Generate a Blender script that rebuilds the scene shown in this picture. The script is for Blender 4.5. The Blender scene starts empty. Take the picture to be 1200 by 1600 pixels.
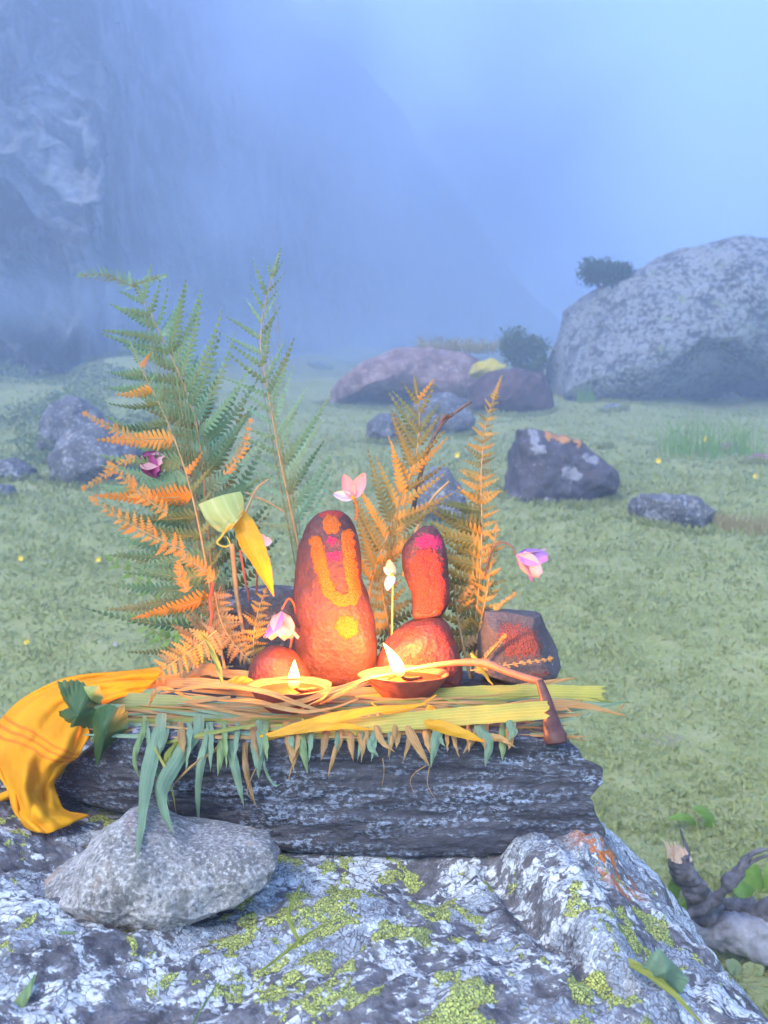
import bpy, bmesh, math, random
import numpy as np
from mathutils import Vector, Matrix
from mathutils.bvhtree import BVHTree

random.seed(7); rng = np.random.default_rng(7)
R = math.radians
SC = bpy.context.scene
COL = SC.collection
F = 1300.0      # focal length in pixels of the 1200x1600 frame
H = 0.68        # camera height over the grass beside the boulder

# ------------------------------------------------------------------ camera
cam_d = bpy.data.cameras.new('camera'); cam = bpy.data.objects.new('camera', cam_d); COL.objects.link(cam)
cam.location = (0, 0, H); cam.rotation_euler = (R(90), 0, 0)
cam_d.sensor_width = 36; cam_d.lens = 36 * F / 1600
cam_d.clip_start = 0.02; cam_d.clip_end = 2000
cam_d.dof.use_dof = True; cam_d.dof.focus_distance = 0.62; cam_d.dof.aperture_fstop = 13.5
SC.camera = cam

# ------------------------------------------------------------------ sky, sun, exposure
SUN_EL, SUN_ROT = R(42), R(215)
w = bpy.data.worlds.new('World'); SC.world = w; w.use_nodes = True
wn = w.node_tree; wn.nodes.clear()
sky = wn.nodes.new('ShaderNodeTexSky'); sky.sky_type = 'NISHITA'; sky.sun_disc = False
sky.sun_elevation = SUN_EL; sky.sun_rotation = SUN_ROT; sky.air_density = 1.0; sky.dust_density = 0.2; sky.ozone_density = 5.0
bg = wn.nodes.new('ShaderNodeBackground'); bg.inputs['Strength'].default_value = 0.11
wo = wn.nodes.new('ShaderNodeOutputWorld')
wn.links.new(sky.outputs[0], bg.inputs[0]); wn.links.new(bg.outputs[0], wo.inputs[0])
sd = bpy.data.lights.new('sun', 'SUN'); sun = bpy.data.objects.new('sun', sd); COL.objects.link(sun)
sd.energy = 1.5; sd.angle = R(40); sd.color = (1.0, 0.90, 0.74)
dirv = Vector((math.sin(SUN_ROT) * math.cos(SUN_EL), math.cos(SUN_ROT) * math.cos(SUN_EL), math.sin(SUN_EL)))
sun.rotation_euler = dirv.to_track_quat('Z', 'Y').to_euler()
SC.view_settings.view_transform = 'Standard'; SC.view_settings.look = 'None'
SC.view_settings.exposure = 2.87; SC.view_settings.gamma = 1.0; SC.view_settings.use_curve_mapping = False
SC.render.engine = 'CYCLES'
cy = SC.cycles
cy.use_denoising = True; cy.max_bounces = 8; cy.diffuse_bounces = 3; cy.volume_bounces = 2
cy.transmission_bounces = 4; cy.transparent_max_bounces = 8; cy.sample_clamp_indirect = 6
cy.volume_max_steps = 64; cy.volume_step_rate = 2.0
cy.use_adaptive_sampling = True; cy.adaptive_threshold = 0.02
FLAME_POWER = 0.38
HAZE = 0.030

# ------------------------------------------------------------------ helpers
def P(px, py, Y): return Vector(((px - 600) / F * Y, Y, H - (py - 800) / F * Y))

_perm = np.random.default_rng(3).permutation(512)
_perm = np.concatenate([_perm, _perm, _perm])
_g = np.random.default_rng(5).normal(size=(512, 3)); _g /= np.linalg.norm(_g, axis=1)[:, None]
def perlin(p):
    p = np.asarray(p, float); i = np.floor(p).astype(int); f = p - i
    u = f * f * f * (f * (f * 6 - 15) + 10); i &= 511
    r = 0
    for dx in (0, 1):
        wx = u[:, 0] if dx else 1 - u[:, 0]
        for dy in (0, 1):
            wy = u[:, 1] if dy else 1 - u[:, 1]
            for dz in (0, 1):
                wz = u[:, 2] if dz else 1 - u[:, 2]
                h = _perm[_perm[_perm[(i[:, 0] + dx) & 511] + ((i[:, 1] + dy) & 511)] + ((i[:, 2] + dz) & 511)]
                g = _g[h & 511]
                r = r + wx * wy * wz * ((f - (dx, dy, dz)) * g).sum(1)
    return r * 1.5
def fbm(p, oct=4, gain=.5, off=0):
    p = np.asarray(p, float) + off; r = 0; a = 1
    for _ in range(oct):
        r = r + a * perlin(p); p = p * 2.03 + 17.3; a *= gain
    return r
def ss(a, b, x):
    t = np.clip((np.asarray(x, float) - a) / (b - a), 0, 1); return t * t * (3 - 2 * t)

def tag(o, label=None, cat=None, group=None, kind=None):
    if label: o['label'] = label
    if cat: o['category'] = cat
    if group: o['group'] = group
    if kind: o['kind'] = kind
    return o
def empty(name, loc, label=None, cat=None, group=None):
    o = bpy.data.objects.new(name, None); COL.objects.link(o); o.location = loc; o.empty_display_size = .02
    return tag(o, label, cat, group)
def mesh(name, V, Fc, mats=(), parent=None, origin=None, smooth=True, uv=None, mi=None):
    V = np.asarray(V, float).reshape(-1, 3)
    par_w = Vector((0, 0, 0)); q = parent
    while q is not None: par_w += q.location; q = q.parent
    if origin is None:
        origin = par_w.copy() if parent else Vector(((V[:, 0].min() + V[:, 0].max()) / 2, (V[:, 1].min() + V[:, 1].max()) / 2, V[:, 2].min()))
    origin = Vector(origin)
    me = bpy.data.meshes.new(name)
    V2 = V - np.array(origin)
    if isinstance(Fc, np.ndarray):
        n, k = Fc.shape
        me.vertices.add(len(V2)); me.vertices.foreach_set('co', V2.astype(np.float32).ravel())
        me.loops.add(n * k); me.loops.foreach_set('vertex_index', Fc.astype(np.int32).ravel())
        me.polygons.add(n); me.polygons.foreach_set('loop_start', (np.arange(n) * k).astype(np.int32))
        me.polygons.foreach_set('loop_total', np.full(n, k, np.int32))
        me.update(calc_edges=True)
    else:
        me.from_pydata([tuple(v) for v in V2], [], [tuple(f) for f in Fc])
    me.validate()
    if smooth: me.polygons.foreach_set('use_smooth', np.ones(len(me.polygons), bool))
    for m in (mats if isinstance(mats, (list, tuple)) else [mats]): me.materials.append(m)
    if mi is not None and len(mi) == len(me.polygons): me.polygons.foreach_set('material_index', np.asarray(mi, np.int32))
    if uv is not None:
        ul = me.uv_layers.new(name='UVMap'); li = np.empty(len(me.loops), np.int32); me.loops.foreach_get('vertex_index', li)
        ul.data.foreach_set('uv', np.asarray(uv, np.float32)[li].ravel())
    me.update()
    o = bpy.data.objects.new(name, me); COL.objects.link(o)
    o.location = origin - par_w
    if parent: o.parent = parent
    return o
def grid_faces(nr, nc, wrap=False):
    i = np.arange(nr - 1)[:, None]; j = np.arange(nc if wrap else nc - 1)[None, :]
    j2 = (j + 1) % nc
    return np.stack([i * nc + j + 0 * i, i * nc + j2, (i + 1) * nc + j2, (i + 1) * nc + j + 0 * i], -1).reshape(-1, 4)
def spline(pts, n, closed=False):
    pts = np.asarray(pts, float); m = len(pts)
    if closed:
        Q = np.vstack([pts[-1], pts, pts[:2]]); seg = m
    else:
        Q = np.vstack([2 * pts[0] - pts[1], pts, 2 * pts[-1] - pts[-2]]); seg = m - 1
    t = np.linspace(0, seg, n, endpoint=not closed); k = np.minimum(t.astype(int), seg - 1); f = (t - k)[:, None]
    a, b, c, d = Q[k], Q[k + 1], Q[k + 2], Q[k + 3]
    return .5 * (2 * b + (c - a) * f + (2 * a - 5 * b + 4 * c - d) * f ** 2 + (3 * b - a - 3 * c + d) * f ** 3)
def resample(pts, n):
    pts = np.asarray(pts, float); c = np.vstack([pts, pts[:1]])
    d = np.r_[0, np.cumsum(np.linalg.norm(np.diff(c, axis=0), axis=1))]
    t = np.linspace(0, d[-1], n, endpoint=False)
    return np.stack([np.interp(t, d, c[:, k]) for k in range(c.shape[1])], 1)

# ------------------------------------------------------------------ material kit
class G:
    def __init__(s, name):
        s.m = bpy.data.materials.new(name); s.m.use_nodes = True; s.t = s.m.node_tree; s.t.nodes.clear()
        s.out = s.t.nodes.new('ShaderNodeOutputMaterial'); s._tc = None
    def n(s, ty, ins=None, **at):
        nd = s.t.nodes.new(ty)
        for k, v in at.items(): setattr(nd, k, v)
        for k, v in (ins or {}).items():
            if v is None: continue
            if isinstance(v, bpy.types.NodeSocket): s.t.links.new(v, nd.inputs[k])
            else:
                if isinstance(v, tuple) and len(v) == 3 and nd.inputs[k].type == 'RGBA': v = (*v, 1)
                nd.inputs[k].default_value = v
        return nd
    def obj(s):
        if not s._tc: s._tc = s.n('ShaderNodeTexCoord')
        return s._tc.outputs['Object']
    def uv(s):
        if not s._tc: s._tc = s.n('ShaderNodeTexCoord')
        return s._tc.outputs['UV']
    def map(s, v, scale=(1, 1, 1), rot=(0, 0, 0), loc=(0, 0, 0)):
        return s.n('ShaderNodeMapping', {'Vector': v, 'Scale': scale, 'Rotation': rot, 'Location': loc}).outputs[0]
    def noise(s, v, scale, detail=4, rough=.55, dist=0):
        return s.n('ShaderNodeTexNoise', {'Vector': v, 'Scale': scale, 'Detail': detail, 'Roughness': rough, 'Distortion': dist}).outputs['Fac']
    def warp(s, v, scale, amt):
        nz = s.n('ShaderNodeTexNoise', {'Vector': v, 'Scale': scale, 'Detail': 2.0}).outputs['Color']
        d = s.n('ShaderNodeVectorMath', {0: nz, 1: (.5, .5, .5)}, operation='SUBTRACT').outputs[0]
        d = s.n('ShaderNodeVectorMath', {0: d, 'Scale': amt}, operation='SCALE').outputs[0]
        return s.n('ShaderNodeVectorMath', {0: v, 1: d}, operation='ADD').outputs[0]
    def vor(s, v, scale, feature='F1', out='Distance', rand=1.0):
        return s.n('ShaderNodeTexVoronoi', {'Vector': v, 'Scale': scale, 'Randomness': rand}, feature=feature).outputs[out]
    def math(s, op, a, b=0.0, clamp=False):
        return s.n('ShaderNodeMath', {0: a, 1: b}, operation=op, use_clamp=clamp).outputs[0]
    def rng(s, v, a, b, c=0.0, d=1.0):
        return s.n('ShaderNodeMapRange', {'Value': v, 'From Min': a, 'From Max': b, 'To Min': c, 'To Max': d}, clamp=True).outputs[0]
    def mix(s, f, a, b, blend='MIX'):
        nd = s.n('ShaderNodeMix', None, data_type='RGBA', blend_type=blend)
        for idx, v in ((0, f), (6, a), (7, b)):
            if isinstance(v, bpy.types.NodeSocket): s.t.links.new(v, nd.inputs[idx])
            else: nd.inputs[idx].default_value = (*v, 1) if isinstance(v, tuple) else v
        return nd.outputs[2]
    def bump(s, h, strength=.5, dist=.001, normal=None):
        return s.n('ShaderNodeBump', {'Height': h, 'Strength': strength, 'Distance': dist, 'Normal': normal}).outputs[0]
    def done(s, color, rough=.8, normal=None, spec=.3, **kw):
        b = s.n('ShaderNodeBsdfPrincipled', {'Base Color': color, 'Roughness': rough, 'Normal': normal, 'Specular IOR Level': spec, **kw})
        s.t.links.new(b.outputs[0], s.out.inputs[0]); return s.m
    def leaf(s, color, rough=.55, normal=None, trans=.35, spec=.35):
        b = s.n('ShaderNodeBsdfPrincipled', {'Base Color': color, 'Roughness': rough, 'Normal': normal, 'Specular IOR Level': spec})
        t = s.n('ShaderNodeBsdfTranslucent', {'Color': color})
        x = s.n('ShaderNodeMixShader', {0: trans, 1: b.outputs[0], 2: t.outputs[0]})
        s.t.links.new(x.outputs[0], s.out.inputs[0]); return s.m

def rock_mat(name, dark, mid, pale, scale=1.0, pale_amt=.5, lich=None, lich_amt=.6, lich2=None, lich2_amt=.7, rough=.85, stretch=(1, 1, 1)):
    g = G(name); v = g.map(g.obj(), scale=tuple(scale * k for k in stretch))
    a = g.noise(v, 3, 8, .6); b = g.noise(v, 14, 6, .65, .6); c = g.noise(v, 60, 4, .6)
    col = g.mix(g.rng(a, .35, .65), dark, mid)
    m = g.rng(g.math('ADD', g.math('ADD', g.math('MULTIPLY', b, .7), g.math('MULTIPLY', a, .3)), g.math('MULTIPLY', c, .25)), 1.14 - pale_amt, 1.18 - pale_amt)
    col = g.mix(m, col, pale)
    if lich:
        l = g.rng(g.noise(g.map(v, loc=(3, 7, 1)), 5, 6, .7), lich_amt, lich_amt + .06); col = g.mix(l, col, lich)
    if lich2:
        l = g.rng(g.noise(g.map(v, loc=(9, 2, 5)), 7, 6, .7), lich2_amt, lich2_amt + .05); col = g.mix(l, col, lich2)
    col = g.mix(g.rng(c, .3, .7, .55, 0), col, (.02, .02, .022))
    hh = g.math('ADD', g.math('ADD', b, g.math('MULTIPLY', c, .4)), g.math('MULTIPLY', m, .3))
    return g.done(col, rough, g.bump(hh, .7, .03 / scale))

# foreground boulder: dark schist under crusts of pale, yellow-green and orange lichen
def boulder_mat():
    g = G('lichen_boulder'); o = g.obj()
    v = g.map(o, rot=(0, 0, R(-38)), scale=(.82, 1.25, 1.0))       # foliation runs diagonally
    vw = g.warp(v, 14, .03)
    big = g.noise(vw, 14, 7, .66); med = g.noise(vw, 48, 6, .66); fin = g.noise(o, 480, 3, .6); f2 = g.noise(vw, 170, 4, .65)
    base = g.mix(g.rng(med, .35, .65), (.06, .056, .062), (.21, .205, .215))
    base = g.mix(g.rng(f2, .52, .68), base, (.23, .225, .25))
    cellv = g.warp(vw, 60, .02)
    edge = g.vor(cellv, 150, 'DISTANCE_TO_EDGE'); cell = g.vor(cellv, 150, 'F1', 'Color')
    cr = g.n('ShaderNodeSeparateColor', {0: cell}).outputs[0]
    pm = g.math('ADD', g.math('ADD', g.math('MULTIPLY', big, .75), g.math('MULTIPLY', med, .35)), g.math('MULTIPLY', cr, .13))
    pn = g.math('ADD', g.math('ADD', g.math('MULTIPLY', big, .55), g.math('MULTIPLY', med, .40)), g.math('ADD', g.math('MULTIPLY', f2, .22), g.math('MULTIPLY', cr, .05)))
    pmask = g.math('MULTIPLY', g.rng(pn, .612, .632), g.rng(g.math('ADD', edge, g.math('MULTIPLY', f2, .14)), .085, .115, .04, 1))
    pcol = g.mix(g.rng(f2, .35, .65), (.36, .385, .40), (.64, .67, .68))
    col = g.mix(pmask, base, pcol)
    # small grey-blue crusts
    e2 = g.vor(g.warp(o, 150, .006), 260, 'DISTANCE_TO_EDGE')
    gm = g.math('MULTIPLY', g.rng(g.noise(g.map(vw, loc=(4, 1, 2)), 22, 5, .6), .53, .56), g.rng(e2, .04, .1))
    col = g.mix(gm, col, (.30, .33, .36))
    # yellow-green map lichen, cracked
    yn = g.noise(g.map(g.warp(o, 30, .02), loc=(5.3, 2.2, 0)), 34, 5, .62)
    yb = g.noise(g.map(o, loc=(1.1, 7.9, 0)), 7, 2, .5)
    e3 = g.vor(g.warp(o, 200, .004), 520, 'DISTANCE_TO_EDGE')
    ypre = g.rng(g.math('ADD', yn, g.math('MULTIPLY', yb, .55)), .850, .862)
    ym = g.math('MULTIPLY', ypre, g.rng(e3, .03, .09))
    col = g.mix(g.math('MULTIPLY', ypre, .75), col, (.025, .028, .02))
    ycol = g.mix(g.rng(fin, .35, .65), (.36, .40, .08), (.52, .56, .16))
    col = g.mix(ym, col, ycol)
    # orange lichen near the right shoulder
    dd = g.n('ShaderNodeVectorMath', {0: o, 1: ORANGE_SPOT}, operation='DISTANCE').outputs['Value']
    om = g.math('MULTIPLY', g.rng(g.noise(g.map(o, loc=(2, 2, 2)), 60, 4, .7), .50, .54), g.rng(dd, .02, .04, 1, 0))
    col = g.mix(om, col, (.55, .16, .03))
    col = g.mix(g.rng(fin, .3, .6, .45, 0), col, (.03, .03, .035))
    hh = g.math('ADD', g.math('MULTIPLY', pmask, .5), g.math('MULTIPLY', ym, .6))
    hh = g.math('ADD', hh, g.math('ADD', g.math('MULTIPLY', f2, .8), g.math('MULTIPLY', fin, .5)))
    hh = g.math('ADD', hh, g.math('MULTIPLY', gm, .3))
    return g.done(col, .85, g.bump(hh, .8, .0012), spec=.25)
ORANGE_SPOT = (0, 0, 0)

def slab_mat():
    g = G('black_schist'); o = g.obj()
    v = g.map(o, scale=(.35, 1, 2.2)); vw = g.warp(v, 30, .01)
    a = g.noise(vw, 9, 5, .6); b = g.noise(vw, 55, 6, .7); c = g.noise(g.map(o, scale=(.6, 1, 1)), 420, 3, .7)
    lay = g.noise(g.map(o, scale=(.30, .5, 4)), 26, 6, .7)
    col = g.mix(g.rng(a, .35, .65), (.014, .013, .018), (.042, .042, .056))
    sp = g.math('MULTIPLY', g.rng(c, .47, .60), g.rng(g.math('ADD', g.math('MULTIPLY', b, .7), g.math('MULTIPLY', lay, .5)), .57, .75))
    col = g.mix(sp, col, (.30, .36, .46))
    col = g.mix(g.rng(lay, .28, .38, .4, 0), col, (.02, .018, .02))
    hh = g.math('ADD', g.math('MULTIPLY', lay, .7), g.math('ADD', b, g.math('MULTIPLY', c, .7)))
    return g.done(col, .55, g.bump(hh, .9, .0016), spec=.45)

def granite_mat():
    g = G('grey_granite'); o = g.obj(); v = g.warp(o, 25, .02)
    a = g.noise(v, 22, 6, .65); c = g.noise(o, 380, 3, .7); d = g.noise(g.map(v, loc=(3, 3, 3)), 30, 4, .6)
    col = g.mix(g.rng(a, .38, .62), (.13, .125, .115), (.31, .30, .285))
    col = g.mix(g.rng(c, .52, .64, 0, .6), col, (.52, .51, .49)); col = g.mix(g.rng(c, .36, .46, .8, 0), col, (.07, .07, .075))
    col = g.mix(g.rng(d, .60, .68, 0, .6), col, (.30, .20, .13)); col = g.mix(g.rng(d, .33, .38, .7, 0), col, (.08, .085, .08))
    return g.done(col, .8, g.bump(g.math('ADD', g.math('MULTIPLY', c, .6), a), .8, .0014))

def red_stone_mat(name, c0, c1, c2, scale=1.0):
    g = G(name); o = g.obj(); v = g.warp(o, 40, .01)
    a = g.noise(v, 28 * scale, 5, .6); c = g.noise(o, 260, 4, .65); p = g.vor(o, 300 * scale, 'F1')
    col = g.mix(g.rng(a, .35, .65), c0, c1); col = g.mix(g.rng(c, .55, .72, 0, .6), col, c2)
    return g.done(col, .62, g.bump(g.math('ADD', g.math('MULTIPLY', p, .7), c), .75, .0012), spec=.4)
def paste_mat(name, c0, c1):
    g = G(name); o = g.obj(); c = g.noise(o, 700, 4, .7); p = g.vor(o, 620, 'F1')
    col = g.mix(g.rng(c, .4, .62), c0, c1)
    return g.done(col, .75, g.bump(g.math('ADD', p, c), .9, .0012))
def leaf_mat(name, c0, c1, tip=None, stripes=0, trans=.3, rough=.5, vein=None):
    g = G(name); o = g.obj(); a = g.noise(o, 38, 4, .6)
    r = g.n('ShaderNodeObjectInfo').outputs['Random']
    f = g.math('ADD', g.rng(a, .3, .7, 0, .8), g.math('MULTIPLY', r, .35), clamp=True)
    col = g.mix(f, c0, c1); nrm = None
    if stripes:
        sx = g.n('ShaderNodeSeparateXYZ', {0: g.uv()})
        s = g.math('SINE', g.math('MULTIPLY', sx.outputs[0], 6.283 * stripes))
        col = g.mix(g.rng(s, .3, 1, 0, .3), col, vein or tuple(min(1, k * 1.7) for k in c1))
        if tip:
            col = g.mix(g.rng(g.math('ADD', sx.outputs[1], g.math('MULTIPLY', a, .5)), .95, 1.25), col, tip)
        nrm = g.bump(s, .25, .0003)
    else:
        nrm = g.bump(g.noise(o, 260, 3, .6), .35, .0006)
    return g.leaf(col, rough, nrm, trans)
def simple(name, c0, c1, scale=60, rough=.7, bump=.4, spec=.3, dist=.001):
    g = G(name); o = g.obj(); a = g.noise(o, scale, 5, .65)
    return g.done(g.mix(g.rng(a, .33, .67), c0, c1), rough, g.bump(a, bump, dist), spec)

M = {}
M['fern'] = leaf_mat('fern_green', (.085, .175, .085), (.15, .26, .125), trans=.3)
M['fern_pale'] = leaf_mat('fern_pale', (.13, .26, .16), (.20, .35, .21), trans=.35)
M['fern_gold_flame_tint'] = leaf_mat('fern_golden_flame_tint', (.34, .20, .04), (.48, .28, .05), trans=.3)  # warm flame glow on the fronds put into the leaf colour
M['fern_olive'] = leaf_mat('fern_olive', (.12, .13, .045), (.20, .18, .06), trans=.3)
M['fern_flame_tint'] = leaf_mat('fern_flame_tint', (.52, .19, .025), (.66, .28, .035), trans=.3)  # orange flame light painted as the leaf's base colour
M['fern_dry'] = leaf_mat('fern_dry', (.20, .115, .045), (.30, .19, .07), trans=.2)
M['fern_rib'] = simple('fern_rib', (.18, .19, .08), (.24, .23, .10), 120, .6)
M['stem'] = simple('fern_stalk', (.30, .19, .09), (.42, .28, .13), 120, .6)
M['stem_green'] = simple('green_stalk', (.16, .18, .06), (.22, .22, .08), 120, .6)
M['stem_dark'] = simple('dark_stalk', (.09, .055, .05), (.16, .09, .07), 120, .6)
M['stem_red'] = simple('red_stalk', (.30, .06, .03), (.42, .10, .05), 120, .6)
M['blade_green'] = leaf_mat('blade_green', (.12, .20, .085), (.20, .29, .11), stripes=5, trans=.3, vein=(.30, .36, .16))
M['blade_teal'] = leaf_mat('blade_bluegreen', (.115, .20, .12), (.19, .29, .18), stripes=4, trans=.3, vein=(.26, .36, .23))
M['blade_yellow'] = leaf_mat('blade_yellowgreen', (.28, .29, .06), (.46, .41, .07), stripes=6, trans=.3, vein=(.60, .52, .14))
M['blade_straw'] = leaf_mat('blade_straw', (.30, .165, .055), (.42, .25, .09), stripes=4, trans=.3)
M['blade_olive'] = leaf_mat('blade_olive', (.13, .17, .03), (.24, .26, .045), stripes=3, trans=.3)
M['yellow_leaf'] = leaf_mat('yellow_leaf', (.55, .27, .015), (.70, .40, .02), stripes=5, trans=.35, vein=(.62, .30, .02))
M['palegreen_leaf'] = leaf_mat('pale_green_leaf', (.30, .36, .10), (.42, .46, .15), stripes=4, trans=.35, vein=(.60, .60, .32))
M['dark_leaf'] = leaf_mat('dark_green_leaf', (.035, .085, .03), (.07, .14, .045), trans=.25)
M['fresh_leaf'] = leaf_mat('fresh_green_leaf', (.14, .26, .04), (.24, .38, .06), trans=.4)
M['grass'] = leaf_mat('meadow_grass', (.22, .255, .08), (.35, .375, .14), trans=.3)
M['grass2'] = leaf_mat('meadow_herbs', (.23, .30, .12), (.36, .41, .22), trans=.3)
M['petal_pink'] = leaf_mat('petal_pink', (.56, .27, .32), (.66, .40, .42), trans=.4)
M['petal_white'] = leaf_mat('petal_white', (.58, .48, .62), (.68, .60, .66), trans=.4)
M['petal_purple'] = leaf_mat('petal_purple', (.30, .14, .46), (.44, .24, .56), trans=.4)
M['petal_magenta'] = leaf_mat('petal_magenta', (.30, .045, .19), (.42, .09, .26), trans=.35, rough=.3)
M['flower_yellow'] = simple('flower_yellow', (.75, .50, .02), (.85, .62, .04), 300)
M['clay'] = simple('terracotta', (.25, .06, .035), (.34, .085, .05), 150, .75, .5)
M['oil'] = simple('lamp_oil', (.055, .012, .005), (.08, .018, .006), 20, .3, .02, .3)
M['wick'] = simple('burnt_wick', (.03, .02, .015), (.12, .07, .03), 300)
M['bark'] = simple('grey_bark', (.045, .042, .048), (.16, .15, .16), 60, .8, .8, dist=.006)
M['palewood'] = simple('weathered_wood', (.15, .145, .165), (.34, .335, .36), 30, .85, 1.0, dist=.006)
M['splinter'] = simple('fresh_wood', (.55, .38, .26), (.70, .52, .38), 90, .7, .6, dist=.004)
M['twig'] = simple('dark_twig', (.06, .05, .055), (.14, .115, .12), 200, .7, .6)
M['stalk_brown'] = simple('brown_stalk', (.055, .02, .02), (.11, .045, .035), 120, .5, .5)
M['stalk_pink'] = simple('pink_stalk', (.26, .09, .05), (.36, .15, .08), 100, .5, .4)
M['shrine'] = red_stone_mat('tinted_stone', (.060, .020, .022), (.105, .032, .030), (.18, .075, .065))
M['shrine2'] = red_stone_mat('ochre_red_stone', (.11, .022, .018), (.19, .038, .026), (.27, .08, .06))
M['orange_paste'] = paste_mat('orange_paste', (.42, .075, .008), (.56, .135, .014))
M['red_paste'] = paste_mat('vermilion_paste', (.22, .02, .018), (.42, .045, .03))
M['red_dust'] = paste_mat('red_dust', (.09, .035, .035), (.24, .055, .04))
M['lichen_orange'] = simple('orange_lichen', (.30, .14, .06), (.45, .22, .09), 30, .9)
M['lichen_pale'] = simple('pale_lichen', (.16, .155, .18), (.27, .26, .29), 30, .9)
M['pink_paste'] = paste_mat('pink_powder', (.42, .01, .06), (.60, .03, .12))
M['dark_rock'] = rock_mat('dark_rock', (.06, .055, .065), (.12, .11, .125), (.30, .29, .32), 9, .36)
M['slab'] = slab_mat(); M['granite'] = granite_mat()
M['rock_big'] = rock_mat('speckled_rock', (.065, .07, .07), (.16, .165, .17), (.32, .33, .34), 1.0, .55, (.24, .30, .16), .60)
M['rock_dark'] = rock_mat('purple_grey_rock', (.055, .048, .065), (.12, .105, .13), (.34, .32, .36), 3.4, .42, (.50, .24, .12), .68)
M['rock_grey'] = rock_mat('blue_grey_rock', (.085, .085, .10), (.17, .17, .19), (.42, .42, .45), 3.0, .48)
M['rock_pink'] = rock_mat('pinkish_rock', (.20, .11, .105), (.42, .26, .25), (.60, .46, .42), 2.0, .47, (.42, .22, .08), .67, (.45, .36, .06), .68)
M['rock_red'] = rock_mat('reddish_rock', (.07, .035, .04), (.15, .08, .085), (.24, .19, .21), 2.5, .42)
def ground_mat():
    g = G('meadow_ground'); o = g.obj()
    a = g.noise(o, .9, 6, .65); b = g.noise(o, 9, 6, .7); c = g.noise(o, 45, 4, .7)
    col = g.mix(g.rng(a, .35, .65), (.22, .245, .085), (.31, .325, .125))
    col = g.mix(g.rng(b, .45, .7, 0, .7), col, (.38, .37, .19)); col = g.mix(g.rng(b, .3, .42, .45, 0), col, (.13, .15, .05))
    col = g.mix(g.rng(c, .55, .75, 0, .5), col, (.28, .34, .22))
    d = g.noise(g.map(o, loc=(4, 4, 4)), 3.2, 5, .7); col = g.mix(g.rng(d, .60, .70, 0, .5), col, (.22, .19, .15))
    return g.done(col, .9, g.bump(g.math('ADD', b, c), .8, .02), spec=.1)
M['ground'] = ground_mat()
def cliff_mat():
    g = G('cliff_rock'); o = g.obj(); v = g.warp(g.map(o, scale=(1, 1, .8)), .3, 2.0)
    a = g.noise(v, .16, 7, .65); b = g.noise(v, .55, 7, .68, .6); c = g.noise(o, 3, 4, .6)
    col = g.mix(g.rng(b, .44, .58), (.006, .014, .012), (.17, .17, .18))
    col = g.mix(g.rng(g.math('ADD', a, g.math('MULTIPLY', b, .4)), .80, .92), col, (.36, .36, .37))
    col = g.mix(g.rng(c, .35, .6, .5, 0), col, (.02, .03, .025))
    return g.done(col, .95, g.bump(g.math('ADD', b, c), .8, .5), spec=.1)
M['cliff'] = cliff_mat()
M['juniper'] = leaf_mat('juniper_green', (.035, .07, .035), (.07, .115, .055), trans=.2)
M['bush'] = leaf_mat('bush_green', (.06, .10, .035), (.12, .15, .05), trans=.25)
M['scrub'] = leaf_mat('scrub_green', (.10, .15, .06), (.18, .22, .09), trans=.25)
M['drygrass'] = leaf_mat('dry_grass', (.24, .20, .08), (.38, .31, .13), trans=.3)
M['yellow_moss'] = simple('yellow_moss', (.42, .33, .04), (.60, .48, .08), 30, .9, .8, dist=.02)
def cloth_mat():
    g = G('saffron_cloth'); sx = g.n('ShaderNodeSeparateXYZ', {0: g.uv()}); o = g.obj()
    col = g.mix(g.rng(g.noise(o, 14, 4, .6), .35, .65), (.70, .27, .010), (.84, .40, .015))
    for c in (.50, .53, .56):
        col = g.mix(g.math('MULTIPLY', g.math('LESS_THAN', g.math('ABSOLUTE', g.math('SUBTRACT', sx.outputs[0], c)), .006), .65), col, (.70, .13, .02))
    wv = g.math('ADD', g.math('SINE', g.math('MULTIPLY', sx.outputs[0], 1500.0)), g.math('SINE', g.math('MULTIPLY', sx.outputs[1], 1200.0)))
    return g.leaf(col, .75, g.bump(g.math('ADD', g.math('MULTIPLY', wv, .12), g.noise(o, 90, 4, .6)), .35, .001), .25, .15)
M['cloth'] = cloth_mat()
def flame_mat():
    g = G('flame'); sx = g.n('ShaderNodeSeparateXYZ', {0: g.obj()})
    k = g.rng(sx.outputs[2], .020, .032)
    e = g.n('ShaderNodeEmission', {'Color': g.mix(k, (1.0, .16, .01), (1.0, .80, .14)), 'Strength': g.rng(k, 0, 1, .4, 2.4)})
    g.t.links.new(e.outputs[0], g.out.inputs[0]); return g.m
M['flame'] = flame_mat()

# ------------------------------------------------------------------ terrain
def ground_h(x, y):
    x = np.asarray(x, float); y = np.asarray(y, float)
    s = y - 1.7; h = .21 * (s + np.sqrt(s * s + .12)) / 2
    p = np.stack([x, y, 0 * x], -1).reshape(-1, 3)
    sh = x.shape
    n1 = fbm(p * 1.3, 4).reshape(sh); n2 = fbm(p * .22, 3, off=9).reshape(sh)
    h = h + n1 * .045 * np.clip((y - .5) / 4, .15, 1.0) + n2 * .55 * ss(7, 22, y)
    left = ss(-.12, -.34, x / np.maximum(y, 1))
    h = h + left * .06 * np.maximum(0, y - 6.5) * ss(6, 12, y)
    return h
def on_ground(px, py):
    Y = np.geomspace(.9, 90, 1500); x = (px - 600) / F * Y
    d = H - (py - 800) / F * Y - ground_h(x, Y)
    k = np.argmax(d < 0) if (d < 0).any() else len(Y) - 1
    return float(Y[k])
ys = np.r_[np.linspace(-8, .7, 24)[:-1], np.geomspace(.7, 140, 380)]
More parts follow.
